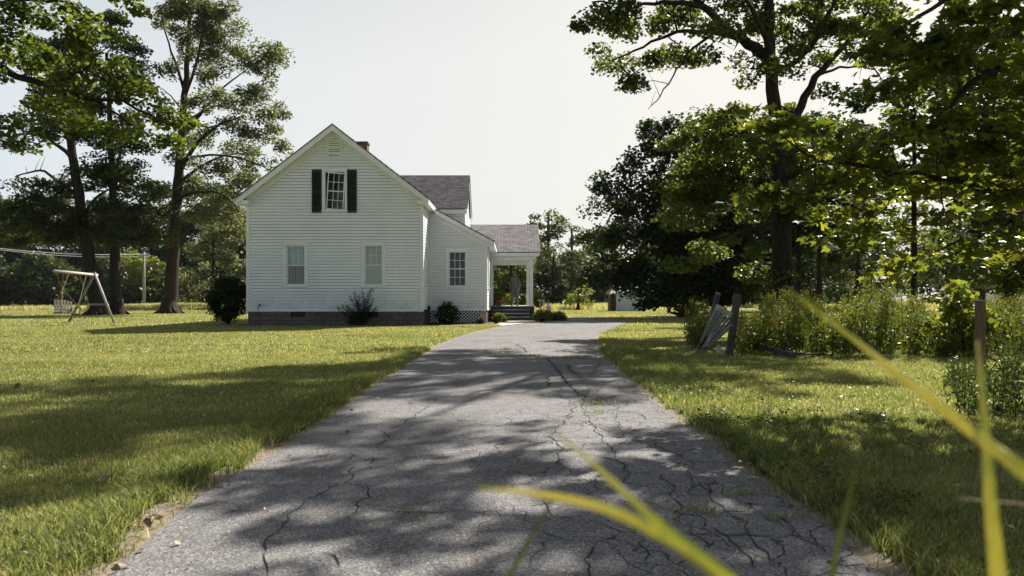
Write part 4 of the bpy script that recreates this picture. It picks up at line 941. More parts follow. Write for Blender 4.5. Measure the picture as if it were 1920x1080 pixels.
# ------------------------------------------------------------------ person on the porch
def skinned(name, nodes, edges, mt, parent, sub=2, root_i=0):
    me = bpy.data.meshes.new(name + '_cage'); me.from_pydata([n_[0] for n_ in nodes], edges, []); me.update()
    o = bpy.data.objects.new(name + '_cage', me); COL.objects.link(o)
    sk = o.modifiers.new('s', 'SKIN'); sk.use_smooth_shade = True
    for i, n_ in enumerate(nodes):
        r_ = n_[1]; me.skin_vertices[0].data[i].radius = (r_, r_) if not hasattr(r_, '__len__') else r_
        me.skin_vertices[0].data[i].use_root = (i == root_i)
    sb = o.modifiers.new('d', 'SUBSURF'); sb.levels = sub; sb.render_levels = sub
    dg = bpy.context.evaluated_depsgraph_get(); dg.update()
    nm = bpy.data.meshes.new_from_object(o.evaluated_get(dg)); nm.name = name
    bpy.data.objects.remove(o); nm.polygons.foreach_set('use_smooth', [True]*len(nm.polygons))
    nm.materials.clear(); return link(name, nm, mt, parent)
PB = Vector((.14, 39.5, .72)); per = empty('person', PB, 'person in grey long sleeved top, grey trousers and cap standing on the porch', 'person')
H = 1.84; S = H / 1.8
def P3(x, y, z): return (PB.x + x*S, PB.y + y*S, PB.z + z*S)
N = []; E = []
def add(p, r, par=None):
    N.append((P3(*p), (r[0]*S, r[1]*S) if hasattr(r, '__len__') else r*S)); i = len(N) - 1
    if par is not None: E.append((par, i))
    return i
pel = add((0,0,.97), (.125,.085)); wa = add((0,0,1.12), (.12,.085), pel); ch = add((0,.01,1.32), (.16,.10), wa); sh = add((0,.01,1.45), (.09,.07), ch); nk = add((0,0,1.53), .055, sh); hd0 = add((0,-.01,1.60), (.068,.075), nk); hd = add((0,-.01,1.68), (.078,.092), hd0); ht = add((0,0,1.75), (.060,.075), hd)
fingers = []
for sg in (-1, 1):
    a1 = add((sg*.17,.01,1.43), .058, sh); a2 = add((sg*.225,.02,1.18), .046, a1); a3 = add((sg*.245,-.02,.93), .030, a2); hp = add((sg*.250,-.035,.86), (.040,.022), a3)
    for k, (dx, dl) in enumerate(((-.026,.070),(-.009,.082),(.009,.078),(.025,.062))):
        f1 = add((sg*.250+.004, -.035+dx, .80), .010, hp); f2 = add((sg*.250-sg*.006, -.037+dx, .80-dl*.55), .009, f1); f3 = add((sg*.250-sg*.018, -.04+dx, .80-dl), .008, f2)
    t1 = add((sg*.238, -.068, .835), .011, hp); t2 = add((sg*.232, -.078, .795), .009, t1)
    l1 = add((sg*.095,0,.86), (.072,.072), pel); l2 = add((sg*.12,-.01,.49), .060, l1); l3 = add((sg*.135,.015,.10), .042, l2); l4 = add((sg*.150,-.10,.045), (.045,.035), l3)
skinned('body', N, E, M['skin'], per)
def cloth(name, pts, edges, mt): return skinned(name, [(P3(*p), (r[0]*S, r[1]*S) if hasattr(r, '__len__') else r*S) for p, r in pts], edges, mt, per, 2)
cloth('shirt', [((0,0,.80), (.19,.14)), ((0,0,1.12), (.155,.112)), ((0,.01,1.32), (.172,.118)), ((0,.01,1.46), (.11,.085)), ((-.17,.01,1.43), .070), ((-.225,.02,1.18), .056), ((-.247,-.015,.93), .048), ((.17,.01,1.43), .070), ((.225,.02,1.18), .056), ((.247,-.015,.93), .048)],
      [(0,1),(1,2),(2,3),(3,4),(4,5),(5,6),(3,7),(7,8),(8,9)], M['shirt'])
cloth('trousers', [((0,0,1.04), (.185,.14)), ((-.10,0,.86), .125), ((-.122,-.01,.49), .082), ((-.136,.01,.10), .072), ((.10,0,.86), .125), ((.122,-.01,.49), .082), ((.136,.01,.10), .072)], [(0,1),(1,2),(2,3),(0,4),(4,5),(5,6)], M['trousers'])
for sg in (-1, 1):
    cloth('shoe', [((sg*.137,.06,.055), (.068,.062)), ((sg*.142,-.04,.055), (.07,.06)), ((sg*.152,-.20,.045), (.062,.048))], [(0,1),(1,2)], M['black'])
mb = MB(); c_ = Vector(P3(0,0,1.505)); mb.lathe(c_, [(.075*S, -.03), (.078*S, 0), (.068*S, .04), (.060*S, .045)], 14); mb.build('collar', M['collar'], per, True)
# face parts, hair and cap
mb = MB()
c_ = Vector(P3(0,.015,1.655)); mb.lathe(c_, [(.088*S, -.02), (.094*S, .03), (.090*S, .07), (.05*S, .085)], 16)
o = mb.build('hair', M['hair'], per, True); o.data.transform(Matrix.Translation((0, .018, 0)))
mb = MB(); c_ = Vector(P3(0,0,1.715)); mb.lathe(c_, [(.100*S, 0), (.101*S, .03), (.085*S, .075), (.045*S, .098), (.005, .102)], 18)
mb.add([(c_.x-.07, c_.y-.08, c_.z+.004), (c_.x+.07, c_.y-.08, c_.z+.004), (c_.x+.05, c_.y-.17, c_.z-.012), (c_.x-.05, c_.y-.17, c_.z-.012), (c_.x-.07, c_.y-.08, c_.z+.018), (c_.x+.07, c_.y-.08, c_.z+.018), (c_.x+.05, c_.y-.17, c_.z-.002), (c_.x-.05, c_.y-.17, c_.z-.002)], [(0,3,2,1),(4,5,6,7),(0,1,5,4),(1,2,6,5),(2,3,7,6),(3,0,4,7)])
mb.build('cap', M['cap'], per, True)
for sg in (-1, 1):
    mb = MB(); e = Vector(P3(sg*.032, -.098, 1.665)); mb.lathe((e.x, e.y, e.z-.006), [(.004, 0), (.011, .004), (.011, .009), (.004, .012)], 8); mb.build('eye', M['hair'], per, True)
mb = MB(); e = Vector(P3(0,-.10,1.66)); mb.tube([e, e + Vector((0,-.018,-.035)), e + Vector((0,-.006,-.045))], [.008,.015,.009], 8); mb.build('nose', M['skin'], per, True)
for sg in (-1, 1):
    mb = MB(); q = Vector(P3(sg*.084, 0, 1.655)); mb.tube([q + Vector((0,0,.03)), q + Vector((sg*.01,.01,0)), q + Vector((0,0,-.03))], [.006,.011,.005], 6); mb.build('ear', M['skin'], per, True)
mb = MB(); e = Vector(P3(0,-.093,1.60)); mb.tube([e + Vector((-.025,.004,0)), e + Vector((0,-.003,-.002)), e + Vector((.025,.004,0))], [.003,.006,.003], 6); mb.build('mouth', M['collar'], per, True)

# ------------------------------------------------------------------ plants near the house
def bush(name, label, c, r, leaf=.07, n=2500, lm='darkleaf', kind='quad', seed=1, clumps=40, cl=.25, cat='shrub', stems=True, flowers=None, group=None, ax=(1,1,1)):
    rng = np.random.RandomState(seed); rr = random.Random(seed); c = Vector(c); root = empty(name, (c.x, c.y, 0 if c.z - r[2] < .3 else c.z - r[2]), label, cat, group)
    b0 = Vector((c.x, c.y, root.location.z)); Cs = ellip(clumps, tuple(c), r, rng, .5); Cs[:, 2] = np.maximum(Cs[:, 2], b0.z + .04)
    if stems:
        mb = MB()
        for q in Cs[:40]:
            q = Vector(q); st_ = b0 + Vector((rr.gauss(0,.06), rr.gauss(0,.06), 0)); md = st_.lerp(q, .5) + Vector((rr.gauss(0,.04), rr.gauss(0,.04), .08)); mb.tube([st_, md, q], [.014,.009,.004], 5, False)
        mb.build('stem', M['bark2'], root)
    C = Cs[rng.randint(0, clumps, n)]; o = rng.randn(n, 3); o *= (cl * rng.uniform(.2, 1, n) / np.linalg.norm(o, axis=1))[:, None]; C = C + o; C[:, 2] = np.maximum(C[:, 2], b0.z + .015)
    V, FF, t = leaf_arrays(C, leaf, kind, .5, rng); link('foliage', npmesh('foliage', V, FF, t), M[lm], root)
    if flowers:
        C = Cs[rng.randint(0, clumps, flowers[1])] + rng.randn(flowers[1], 3) * cl * .8 + np.array((0, -r[1]*.3, 0)); C[:, 2] = np.maximum(C[:, 2], b0.z + .05)
        V, FF, t = leaf_arrays(C, flowers[2], 'quad', .3, rng); link('flower', npmesh('flower', V, FF, t), M[flowers[0]], root)['kind'] = 'stuff'
    return root
bush('dark_shrub', 'big round dark shrub against the left corner of the house', at(428, 560, 31.8) + Vector((0,0,.0)), (.80, .8, .92), .075, 17000, 'darkleaf', seed=2, clumps=130, cl=.26)
bush('dark_shrub', 'dark shrub in front of the lattice with white blooms at its foot', at(840, 588, 32.2), (.50, .45, .48), .055, 6000, 'darkleaf', seed=3, clumps=60, cl=.18, flowers=('flower_white', 70, .06))
bush('small_bush', 'small round green bush at the foot of the brick pier', at(901, 600, 32.6), (.16, .16, .17), .035, 1500, 'oakleaf', seed=4, clumps=24, cl=.07)
bush('yellow_bush', 'pale yellow leafy mound left of the porch steps', at(937, 598, 35.2), (.36, .34, .24), .055, 3500, 'brightleaf', seed=5, clumps=50, cl=.11)
bush('yellow_bush', 'pale yellow plants spilling beside the right end of the porch', at(1018, 592, 37.0), (.55, .5, .28), .065, 5000, 'brightleaf', seed=6, clumps=60, cl=.16)
bush('green_bush', 'low green clump at the edge of the drive right of the porch', at(1046, 594, 37.2), (.42, .4, .22), .06, 3500, 'weedleaf', seed=7, clumps=50, cl=.14)
bush('yellow_vine', 'yellow green leaves climbing beside the front porch post', at(1010, 562, 39.6), (.28, .28, .42), .07, 2600, 'brightleaf', seed=8, clumps=40, cl=.16)
bush('green_bush', 'leafy green bush behind the porch floor near the post', at(978, 566, 45.5), (.40, .4, .45), .08, 2600, 'farleaf', seed=9, clumps=40, cl=.18)
bush('yellow_bush', 'pale green bush behind the porch next to the fern', at(952, 566, 45.2), (.42, .4, .40), .08, 2600, 'brightleaf', seed=10, clumps=40, cl=.18)
# sparse shrub in front of the foundation
root = empty('twiggy_shrub', gnd(672, 609), 'sparse twiggy shrub growing up the wall below the right window', 'shrub'); rr = random.Random(4); mb = MB(); LC = []
b = gnd(677, 610.5); b.y = 30.55; b.z = 0
for (px, py) in [(697,541),(690,550),(680,545),(664,546),(656,556),(700,560),(640,572),(632,577),(648,572),(692,572),(706,577),(668,562),(676,570),(660,580),(686,585),(650,592),(695,594),(666,596),(676,588),(684,560),(672,552)]:
    q = at(px, py, 30.5 + rr.uniform(-.25, .2)); md = b.lerp(q, .5) + Vector((rr.gauss(0,.05), 0, .05)); mb.tube([b + Vector((rr.gauss(0,.05),0,0)), md, q], [.012,.008,.003], 5, False)
    for k in range(150):
        t = rr.uniform(.25, 1.0); p = (b.lerp(md, t*2) if t < .5 else md.lerp(q, t*2-1)); LC.append((p.x + rr.gauss(0,.045), p.y + rr.gauss(0,.045), p.z + rr.gauss(0,.045)))
mb.build('stem', M['bark2'], root); V, FF, t = leaf_arrays(np.array(LC), .085, 'long', .3); link('foliage', npmesh('foliage', V, FF, t), M['darkleaf'], root)
bush('dark_shrub', 'low dark shrub at the foot of the twiggy one', at(672, 600, 30.6), (.36, .25, .26), .05, 3000, 'darkleaf', seed=14, clumps=40, cl=.12)
# terracotta pot with fern, black bag, ornament
pb = Vector((-.70, 38.95, .72)); pot = empty('terracotta_pot', pb, 'terracotta pot standing on the porch floor at the top of the steps', 'plant pot')
mb = MB(); mb.lathe(pb, [(.13,0),(.18,.24),(.205,.245),(.21,.31),(.18,.31),(.17,.27),(.02,.27)], 20); mb.build('pot_body', M['terracotta'], pot, True)
fern = empty('fern', pb + Vector((0,0,.27)), 'bushy green fern growing in the terracotta pot', 'plant'); rr = random.Random(6); LC = []; mb = MB()
for k in range(70):
    a = rr.uniform(0, 6.28); l = rr.uniform(.25, .48); e = rr.uniform(.4, 1.3); p0 = pb + Vector((0,0,.27)); p2 = p0 + Vector((math.cos(a)*l*math.cos(e)*1.1, math.sin(a)*l*math.cos(e)*1.1, l*math.sin(e)*1.15)); p1 = p0.lerp(p2, .5) + Vector((0,0,.07))
    mb.tube([p0, p1, p2], [.004,.003,.001], 4, False)
    for j in range(40):
        t = rr.uniform(.15, 1); p = p0.lerp(p1, t*2) if t < .5 else p1.lerp(p2, t*2-1); LC.append((p.x + rr.gauss(0,.022), p.y + rr.gauss(0,.022), p.z + rr.gauss(0,.015)))
mb.build('stem', M['stem'], fern); V, FF, t = leaf_arrays(np.array(LC), .12, 'quad', .4); link('frond', npmesh('frond', V, FF, t), M['brightleaf'], fern)
bb = Vector((-.97, 38.85, .72)); mb = MB(); mb.lathe(bb, [(.09,0),(.12,.05),(.12,.22),(.07,.30),(.03,.33)], 12); o = mb.build('black_bag', M['black'], None, True); tag(o, 'small black bag slumped between the wall and the flower pot', 'bag')
ob = Vector(at(1028, 560, 38.2)); ob.z = 0
orn = empty('garden_ornament', ob, 'pale garden figure with a red cap standing on a wooden stump by the porch', 'ornament')
mb = MB(); mb.lathe(ob, [(.15,0),(.14,.35),(.15,.42),(.02,.42)], 12); mb.build('stump', M['oldwood'], orn)
mb = MB(); mb.lathe(ob + Vector((0,0,.42)), [(.10,0),(.13,.08),(.09,.20),(.10,.28),(.06,.36),(.055,.37),(.075,.42),(.07,.48),(.03,.52)], 12); mb.tube([ob + Vector((-.06,0,.74)), ob + Vector((-.16,-.02,.66)), ob + Vector((-.22,-.02,.60))], [.035,.028,.02], 8); mb.tube([ob + Vector((.06,0,.74)), ob + Vector((.14,-.02,.66)), ob + Vector((.13,-.06,.56))], [.035,.028,.02], 8); mb.build('figure', M['pinkwhite'], orn, True)
mb = MB(); mb.lathe(ob + Vector((0,0,.90)), [(.075,-.02),(.06,.03),(.03,.10),(.005,.15)], 12); mb.build('cap', M['red'], orn, True)
ob2 = at(1008, 560, 39.0); mb = MB(); mb.beam((ob2.x, 38.4, 1.02), (ob.x-.2, 38.3, 1.0), .03, .05); mb.tube([(ob2.x+.1, 38.4, 0), (ob2.x+.1, 38.4, 1.0)], .02, 6); mb.tube([(ob.x-.25, 38.3, 0), (ob.x-.25, 38.3, .99)], .02, 6); o = mb.build('plant_rail', M['pinkwhite']); tag(o, 'thin pinkish rail on two stakes beside the garden figure', 'rail')
bp = gnd(1016, 603.5); mb = MB(); mb.lathe((bp.x, bp.y, 0), [(.10,0),(.15,.16),(.16,.19),(.13,.19),(.12,.15),(.01,.15)], 14); o = mb.build('black_planter', M['black'], None, True); tag(o, 'small black planter on the grass in front of the yellow plants', 'plant pot')

# ------------------------------------------------------------------ swing set
J = Vector((-19.2, 34.3, 2.2)); EB = Vector((-18.16, 29.6, 2.2)); f1 = gnd(214, 606); f2 = gnd(129, 604)
sw = empty('swing_frame', (J.x, J.y, 0), 'weathered wooden swing frame with one splayed pair of legs on the left lawn', 'swing set')
dv = (J - EB).normalized()
mb = MB(); mb.tube([EB, J + dv*.45], .058, 12); mb.build('top_beam', M['palewood'], sw, True)
mb = MB(); mb.tube([J + Vector((.02,0,.10)), f1], .055, 10); mb.build('leg', M['palewood'], sw, True)  # paler than the other leg, sunlight put into its wood colour
mb = MB(); mb.tube([J + Vector((-.02,.12,.10)), f2], .055, 10); mb.build('leg', M['oldwood'], sw, True)
mb = MB(); a_ = J.lerp(f1, .62); b_ = J.lerp(f2, .62) + Vector((0,.05,0)); mb.beam(a_ + Vector((0,.07,0)), b_ + Vector((0,.07,0)), .04, .10); mb.build('cross_brace', M['oldwood'], sw)
mb = MB(); mb.box(J.x-.12, J.x+.12, J.y-.16, J.y-.08, J.z-.16, J.z+.12); mb.build('joint_plate', M['oldwood'], sw)
# bench seat
SB = at(126, 587, 30.6); bs = empty('bench_swing', SB, 'slatted grey bench seat hanging tilted from the swing beam', 'swing')
rotm = Matrix.Translation(SB) @ Matrix.Rotation(R(60), 4, 'Z') @ Matrix.Rotation(R(6), 4, 'Y')
def T(x, y, z): return rotm @ Vector((x, y, z))
mb = MB()
for i in range(5): mb.beam(T(-.36, -.24+i*.12, 0), T(.36, -.24+i*.12, 0), .09, .025, rotm.to_3x3() @ Vector((0,0,1)))
mb.build('seat', M['oldwood'], bs)
mb = MB()
for i in range(6): mb.beam(T(-.32+i*.128, .26, .02), T(-.32+i*.128, .40, .56 - .02*abs(i-2.5)), .09, .02, rotm.to_3x3() @ Vector((0,1,0)))
mb.beam(T(-.38, .30, .12), T(.38, .30, .12), .03, .07); mb.beam(T(-.38, .40, .5), T(.38, .40, .5), .03, .07); mb.build('backrest', M['oldwood'], bs)
for sg in (-1, 1):
    mb = MB(); mb.beam(T(sg*.38, .32, .24), T(sg*.38, -.28, .24), .07, .03); mb.beam(T(sg*.38, -.25, -.03), T(sg*.38, -.25, .23), .05, .05); mb.beam(T(sg*.38, .3, -.03), T(sg*.38, -.28, -.03), .05, .06); mb.build('armrest', M['oldwood'], bs)
mb = MB(); p1 = EB.lerp(J, .05) - Vector((0,0,.07)); p2 = EB.lerp(J, .20) - Vector((0,0,.07)); p3 = EB.lerp(J, .34) - Vector((0,0,.07)); kn = at(117, 543, 30.6)
for a_, b_ in ((p1, kn), (p2, kn), (p3, kn), (kn, T(-.38, .32, .26)), (kn, T(-.38, -.25, .24)), (kn, T(.38, -.2, .26))): mb.tube([a_, b_], .011, 6)
mb.lathe(kn - Vector((0,0,.06)), [(.01,0),(.035,.03),(.035,.09),(.01,.12)], 8); mb.build('rope', M['rope'], bs)
s1 = EB.lerp(J, .60) - Vector((0,0,.07)); s2 = EB.lerp(J, .78) - Vector((0,0,.07)); e1 = at(167, 571, 32.6); e2 = at(147, 572, 32.2)
ss = empty('sling_swing', e1, 'yellow sling swing hanging on green ropes under the swing beam', 'swing')
mb = MB(); mb.tube([s1, e1], .010, 6); mb.tube([s2, e2], .010, 6); mb.build('rope', M['rope_green'], ss)
mb = MB(); pts = [e2.lerp(e1, i/10) + Vector((0, 0, -.30 * math.sin(math.pi*i/10)**.8)) for i in range(11)]
for a_, b_ in zip(pts[:-1], pts[1:]): mb.beam(a_, b_, .16, .02, (0,0,1))
mb.build('sling', M['sling'], ss)

# ------------------------------------------------------------------ utility pole and wires, shed, white fence
pz = gnd(270, 574.6); pole = empty('utility_pole', pz, 'grey utility pole beyond the far road behind the left trees', 'pole')
mb = MB(); mb.tube([pz, pz + Vector((0,0,7.7))], [.22, .14], 12); mb.build('post', M['polewood'], pole, True)
mb = MB(); mb.beam(pz + Vector((-.8,0,7.3)), pz + Vector((.8,0,7.3)), .12, .14); mb.build('crossarm', M['polewood'], pole)
mb = MB()
for dz, dx in ((7.4, -.7), (7.4, .7), (7.0, 0)):
    a_ = pz + Vector((dx, 0, dz)); b_ = at(-70, 458 + (7.4-dz)*5, 86); b_.x += dx * .5; b_.z -= dx * .05
    pts = [a_.lerp(b_, i/12) - Vector((0,0, 0.5*math.sin(math.pi*i/12))) for i in range(13)]; mb.tube(pts, .026, 5)
o = mb.build('power_line', M['wire']); tag(o, 'pale power lines running left from the utility pole through the trees', 'cable')
D = 66; a0 = at(1156, 582, D).x; a1 = at(1212, 582, D).x; shed = empty('shed', ((a0+a1)/2, D, 0), 'small whitish shed under the dark tree at the far end of the lawn', 'shed')
zt = 1.62; mb = MB(); mb.box(a0, a1, D, D+2.6, 0, zt)
k = int((a1-a0)/.3)
for i in range(k+1): mb.box(a0 + i*(a1-a0)/k - .012, a0 + i*(a1-a0)/k + .012, D-.02, D-.001, 0, zt)
mb.build('wall', M['shedwhite'], shed)
mb = MB(); mb.box(a0-.45, a0-.001, D+.35, D+2.4, 0, 1.45); mb.build('dark_side', M['shedbrown'], shed)  # dark brown box forming the left side of the shed
mb = MB(); v = [(a0-.65, D-.25, 1.50), (a1+.2, D-.25, 1.70), (a1+.2, D+1.3, 2.35), (a0-.1, D+1.3, 2.30), (a0-.65, D-.25, 1.56), (a1+.2, D-.25, 1.76), (a1+.2, D+1.3, 2.41), (a0-.1, D+1.3, 2.36)]
mb.add(v, [(0,3,2,1),(4,5,6,7),(0,1,5,4),(1,2,6,5),(2,3,7,6),(3,0,4,7)])
v = [(a0-.1, D+1.3, 2.30), (a1+.2, D+1.3, 2.35), (a1+.2, D+2.9, 1.6), (a0-.65, D+2.9, 1.5), (a0-.1, D+1.3, 2.36), (a1+.2, D+1.3, 2.41), (a1+.2, D+2.9, 1.66), (a0-.65, D+2.9, 1.56)]
mb.add(v, [(0,3,2,1),(4,5,6,7),(0,1,5,4),(1,2,6,5),(2,3,7,6),(3,0,4,7)]); mb.build('roof', M['shedroof'], shed)
D = 45; wf = empty('white_fence', at(1890, 594, D), 'white panel fence in the sun at the far right edge', 'fence')
for px in (1852, 1880, 1908, 1936, 1964):
    a_ = at(px, 560, D); mb = MB(); mb.box(a_.x-.07, a_.x+.07, D-.07, D+.07, 0, 1.45); mb.build('post', M['trim'], wf)
mb = MB(); a_ = at(1852, 560, D).x; b_ = at(1964, 560, D).x; x = a_ + .12
for zz in (.25, 1.2): mb.box(a_, b_, D-.10, D-.071, zz, zz+.10)
mb.build('rail', M['trim'], wf); mb = MB()
while x < b_: mb.box(x-.035, x+.035, D-.125, D-.101, .08, 1.28); x += .125
mb.build('picket', M['trim'], wf)
mb = MB(); a_ = at(1812, 569, 24); b_ = at(1858, 569, 24); mb.box(a_.x, b_.x, 24, 24.1, .90, .98)
for x in (a_.x+.05, b_.x-.05): mb.box(x-.03, x+.03, 24.001, 24.099, 0, .899)
o = mb.build('white_rail', M['trim']); tag(o, 'short white rail crossing behind the brown fence post', 'rail')

# ------------------------------------------------------------------ broken gate, post, boards
D = 14.7; gt = empty('broken_gate', gnd(1368, 665), 'broken grey picket gate leaning between two posts beside the weeds', 'gate')
pt, pbm = at(1383, 551, 14.5), gnd(1367, 667); mb = MB(); mb.beam(pbm, pt, .125, .125, (0,1,0)); mb.build('post', M['postwood'], gt, bevel=.006)
lt, lb = at(1347, 550, 15.6), gnd(1318, 656); mb = MB(); mb.beam(lb, lt, .10, .10, (0,1,0)); mb.build('post', M['postwood'], gt, bevel=.006)
ra, rb_ = at(1343, 575, 15.0), at(1372, 591, 14.4); mb = MB(); mb.beam(ra, rb_, .04, .10); mb.build('rail', M['oldwhite'], gt)
rr = random.Random(2)
for i in range(9):
    t = i / 8; top = ra.lerp(rb_, t) + Vector((0, -.03, +.03 - .015*i)) + (Vector((0,0,-.25*max(0, t-.6)))); bt = gnd(1308 + i*2.5, 650 + rr.uniform(-2, 2), .03 + .012*i)
    mb = MB(); mb.beam(bt, top, .055, .018, (.3,-1,.2)); mb.build('picket', M['oldwhite'], gt)
mb = MB(); mb.beam(at(1345, 650, 14.6), at(1357, 664, 14.3), .03, .12, (0,0,1)); mb.build('broken_rail', M['oldwhite'], gt)
mb = MB(); mb.beam(gnd(1398, 641, .22), gnd(1492, 668, .06), .04, .10); o = mb.build('fallen_board', M['postwood']); tag(o, 'dark board slanting down into the grass right of the broken gate', 'board')
mb = MB(); mb.beam(gnd(1480, 662, .05), gnd(1562, 666, .03), .10, .03); o = mb.build('fallen_board', M['postwood']); tag(o, 'thin dark board lying flat at the foot of the weeds', 'board')
D = 12; p_ = at(1838, 563, D); mb = MB(); mb.beam((p_.x, D, 0), (p_.x, D, p_.z), .115, .115, (0,1,0)); o = mb.build('fence_post', simple('brown_post_wood', (.17,.12,.085), (.07,.05,.035), 7, .85, .004, (6,6,.8)), None, bevel=.006); tag(o, 'upright brown wooden post in the weeds on the right', 'post')

# ------------------------------------------------------------------ weeds (uncountable)
def weeds(name, label, pts, heights, seed, lm='weedleaf', per=85, leaf=.12, plume=True):
    rng = np.random.RandomState(seed); mb = MB(); LC = []; SZ = []; PF = []; rr = random.Random(seed)
    for (x, y), h in zip(pts, heights):
        lx, ly = rr.gauss(0, .09), rr.gauss(0, .07); p0 = Vector((x, y, 0)); p1 = Vector((x + lx*.4, y + ly*.4, h*.55)); p2 = Vector((x + lx, y + ly, h))
        mb.tube([p0, p1, p2], [.006, .005, .002], 3, False); n_ = int(per * h)
        t = rng.uniform(.12, 1.0, n_); a = rng.uniform(0, 6.28, n_); r_ = .02 + .07 * (1 - t*.6)
        P = np.array(p0)[None] * (1-t)[:, None] + np.array(p2)[None] * t[:, None]; P[:, 0] += np.cos(a)*r_; P[:, 1] += np.sin(a)*r_
        LC.append(P); SZ.append(leaf * (1.25 - t * .7)); PF.append(np.zeros(n_, bool))
        if plume:
            m_ = 24; tt = rng.uniform(-.16, .06, m_); P = np.array(p2)[None] + rng.randn(m_, 3) * .03; P[:, 2] += tt; LC.append(P); SZ.append(np.full(m_, .045)); PF.append(np.ones(m_, bool))
    C = np.vstack(LC); SZ = np.concatenate(SZ); V, FF, t = leaf_arrays(C, SZ, 'long', .35, rng, .35); pf = np.concatenate(PF); t[pf] = .75 + .25 * t[pf]; t[~pf] *= .85
    root = link(name, npmesh(name, V, FF, t), M[lm]); tag(root, label, 'weeds', None, 'stuff'); mb.build('stem', M['stem'], root)
rng = np.random.RandomState(5); pts = []; hs = []
while len(pts) < 520:
    px = rng.uniform(1385, 1920); D = rng.uniform(13.6, 18.5); x = (px - HX) * D / F
    if px < 1500: D = rng.uniform(14.2, 17.5); x = (px - HX) * D / F
    h = (.92 + .14 * math.sin(px * .031) + .10 * math.sin(px * .013) + rng.uniform(-.38, .24)) * (.8 if px < 1420 else 1)
    if rng.uniform() < .10: h *= 1.3
    pts.append((x, D)); hs.append(h)
for _ in range(40):
    px = rng.uniform(1290, 1338); D = rng.uniform(16, 18.5); pts.append(((px - HX) * D / F, D)); hs.append(rng.uniform(.5, 1.1))
weeds('weeds', 'tall goldenrod weeds growing in a band behind the broken gate', pts, hs, 61)
pts = []; hs = []
for _ in range(150):
    D = rng.uniform(6.6, 11.0); px = rng.uniform(1790, 2050) - (D-8)*4 ; pts.append(((px - HX) * D / F, D)); hs.append(rng.uniform(.12, .42) if px < 1880 else rng.uniform(.2, .62))
weeds('weeds', 'lower dark weeds at the right edge of the lawn', pts, hs, 62, 'darkoak', 60, .10, False)
bush('wild_shrub', 'tall leafy shrub with sunlit leaves left of the brown fence post', at(1795, 605, 14.0), (.52, .40, .72), .15, 1000, 'brightleaf', seed=63, clumps=40, cl=.22)
rr = random.Random(12)
for (px, py, lab) in ((1453, 606, 'small orange bloom low among the goldenrod near the gate'), (1384, 622, 'small orange bloom close to the leaning gate post'), (1798, 660, 'orange bloom near the foot of the tall wild shrub')):
    q = at(px, py, 13.9); r_ = empty('wild_flower', (q.x, q.y, 0), lab, 'flower', 'orange blooms in the weeds'); mb = MB(); mb.tube([(q.x, q.y, 0), q], .004, 4); mb.build('stem', M['stem'], r_)
    C = np.array([tuple(q)]*9) + np.random.RandomState(px).randn(9,3)*.018; V, FF, t = leaf_arrays(C, .05, 'quad', .2); link('petal', npmesh('petal', V, FF, t), M['flower_orange'], r_)

# ------------------------------------------------------------------ grass
def blades(X, Y, H, W, rng, lean=.45):
    n = len(X); a = rng.uniform(0, 2*np.pi, n); dx, dy = np.cos(a), np.sin(a); la = rng.uniform(0, 2*np.pi, n); L = H * rng.uniform(.1, lean*1.8, n)
    b1 = np.stack([X - dx*W/2, Y - dy*W/2, np.zeros(n)], 1); b2 = np.stack([X + dx*W/2, Y + dy*W/2, np.zeros(n)], 1)
    mx, my = X + np.cos(la)*L*.35, Y + np.sin(la)*L*.35
    m1 = np.stack([mx - dx*W*.38, my - dy*W*.38, H*.6], 1); m2 = np.stack([mx + dx*W*.38, my + dy*W*.38, H*.6], 1)
    tp = np.stack([X + np.cos(la)*L, Y + np.sin(la)*L, H*.95], 1)
    V = np.stack([b1, b2, m2, m1, tp], 1).reshape(-1, 3); k = np.arange(n)[:, None] * 5
    F3 = np.concatenate([k + np.array([[0,1,2]]), k + np.array([[0,2,3]]), k + np.array([[3,2,4]])], 1).reshape(-1, 3)
    return V, F3
def patchy(X, Y, s, seed):
    r_ = np.random.RandomState(seed); v = np.zeros(len(X))
    for k in range(6):
        a = r_.uniform(0, 6.28); f = s * r_.uniform(.6, 2.2); v += np.sin(X*f*np.cos(a) + Y*f*np.sin(a) + r_.uniform(0, 6.28) + 1.3*np.sin(X*f*.37 - Y*f*.5))
    return v / 6
rng = np.random.RandomState(99); VV = []; FFs = []; TT = []; base = 0
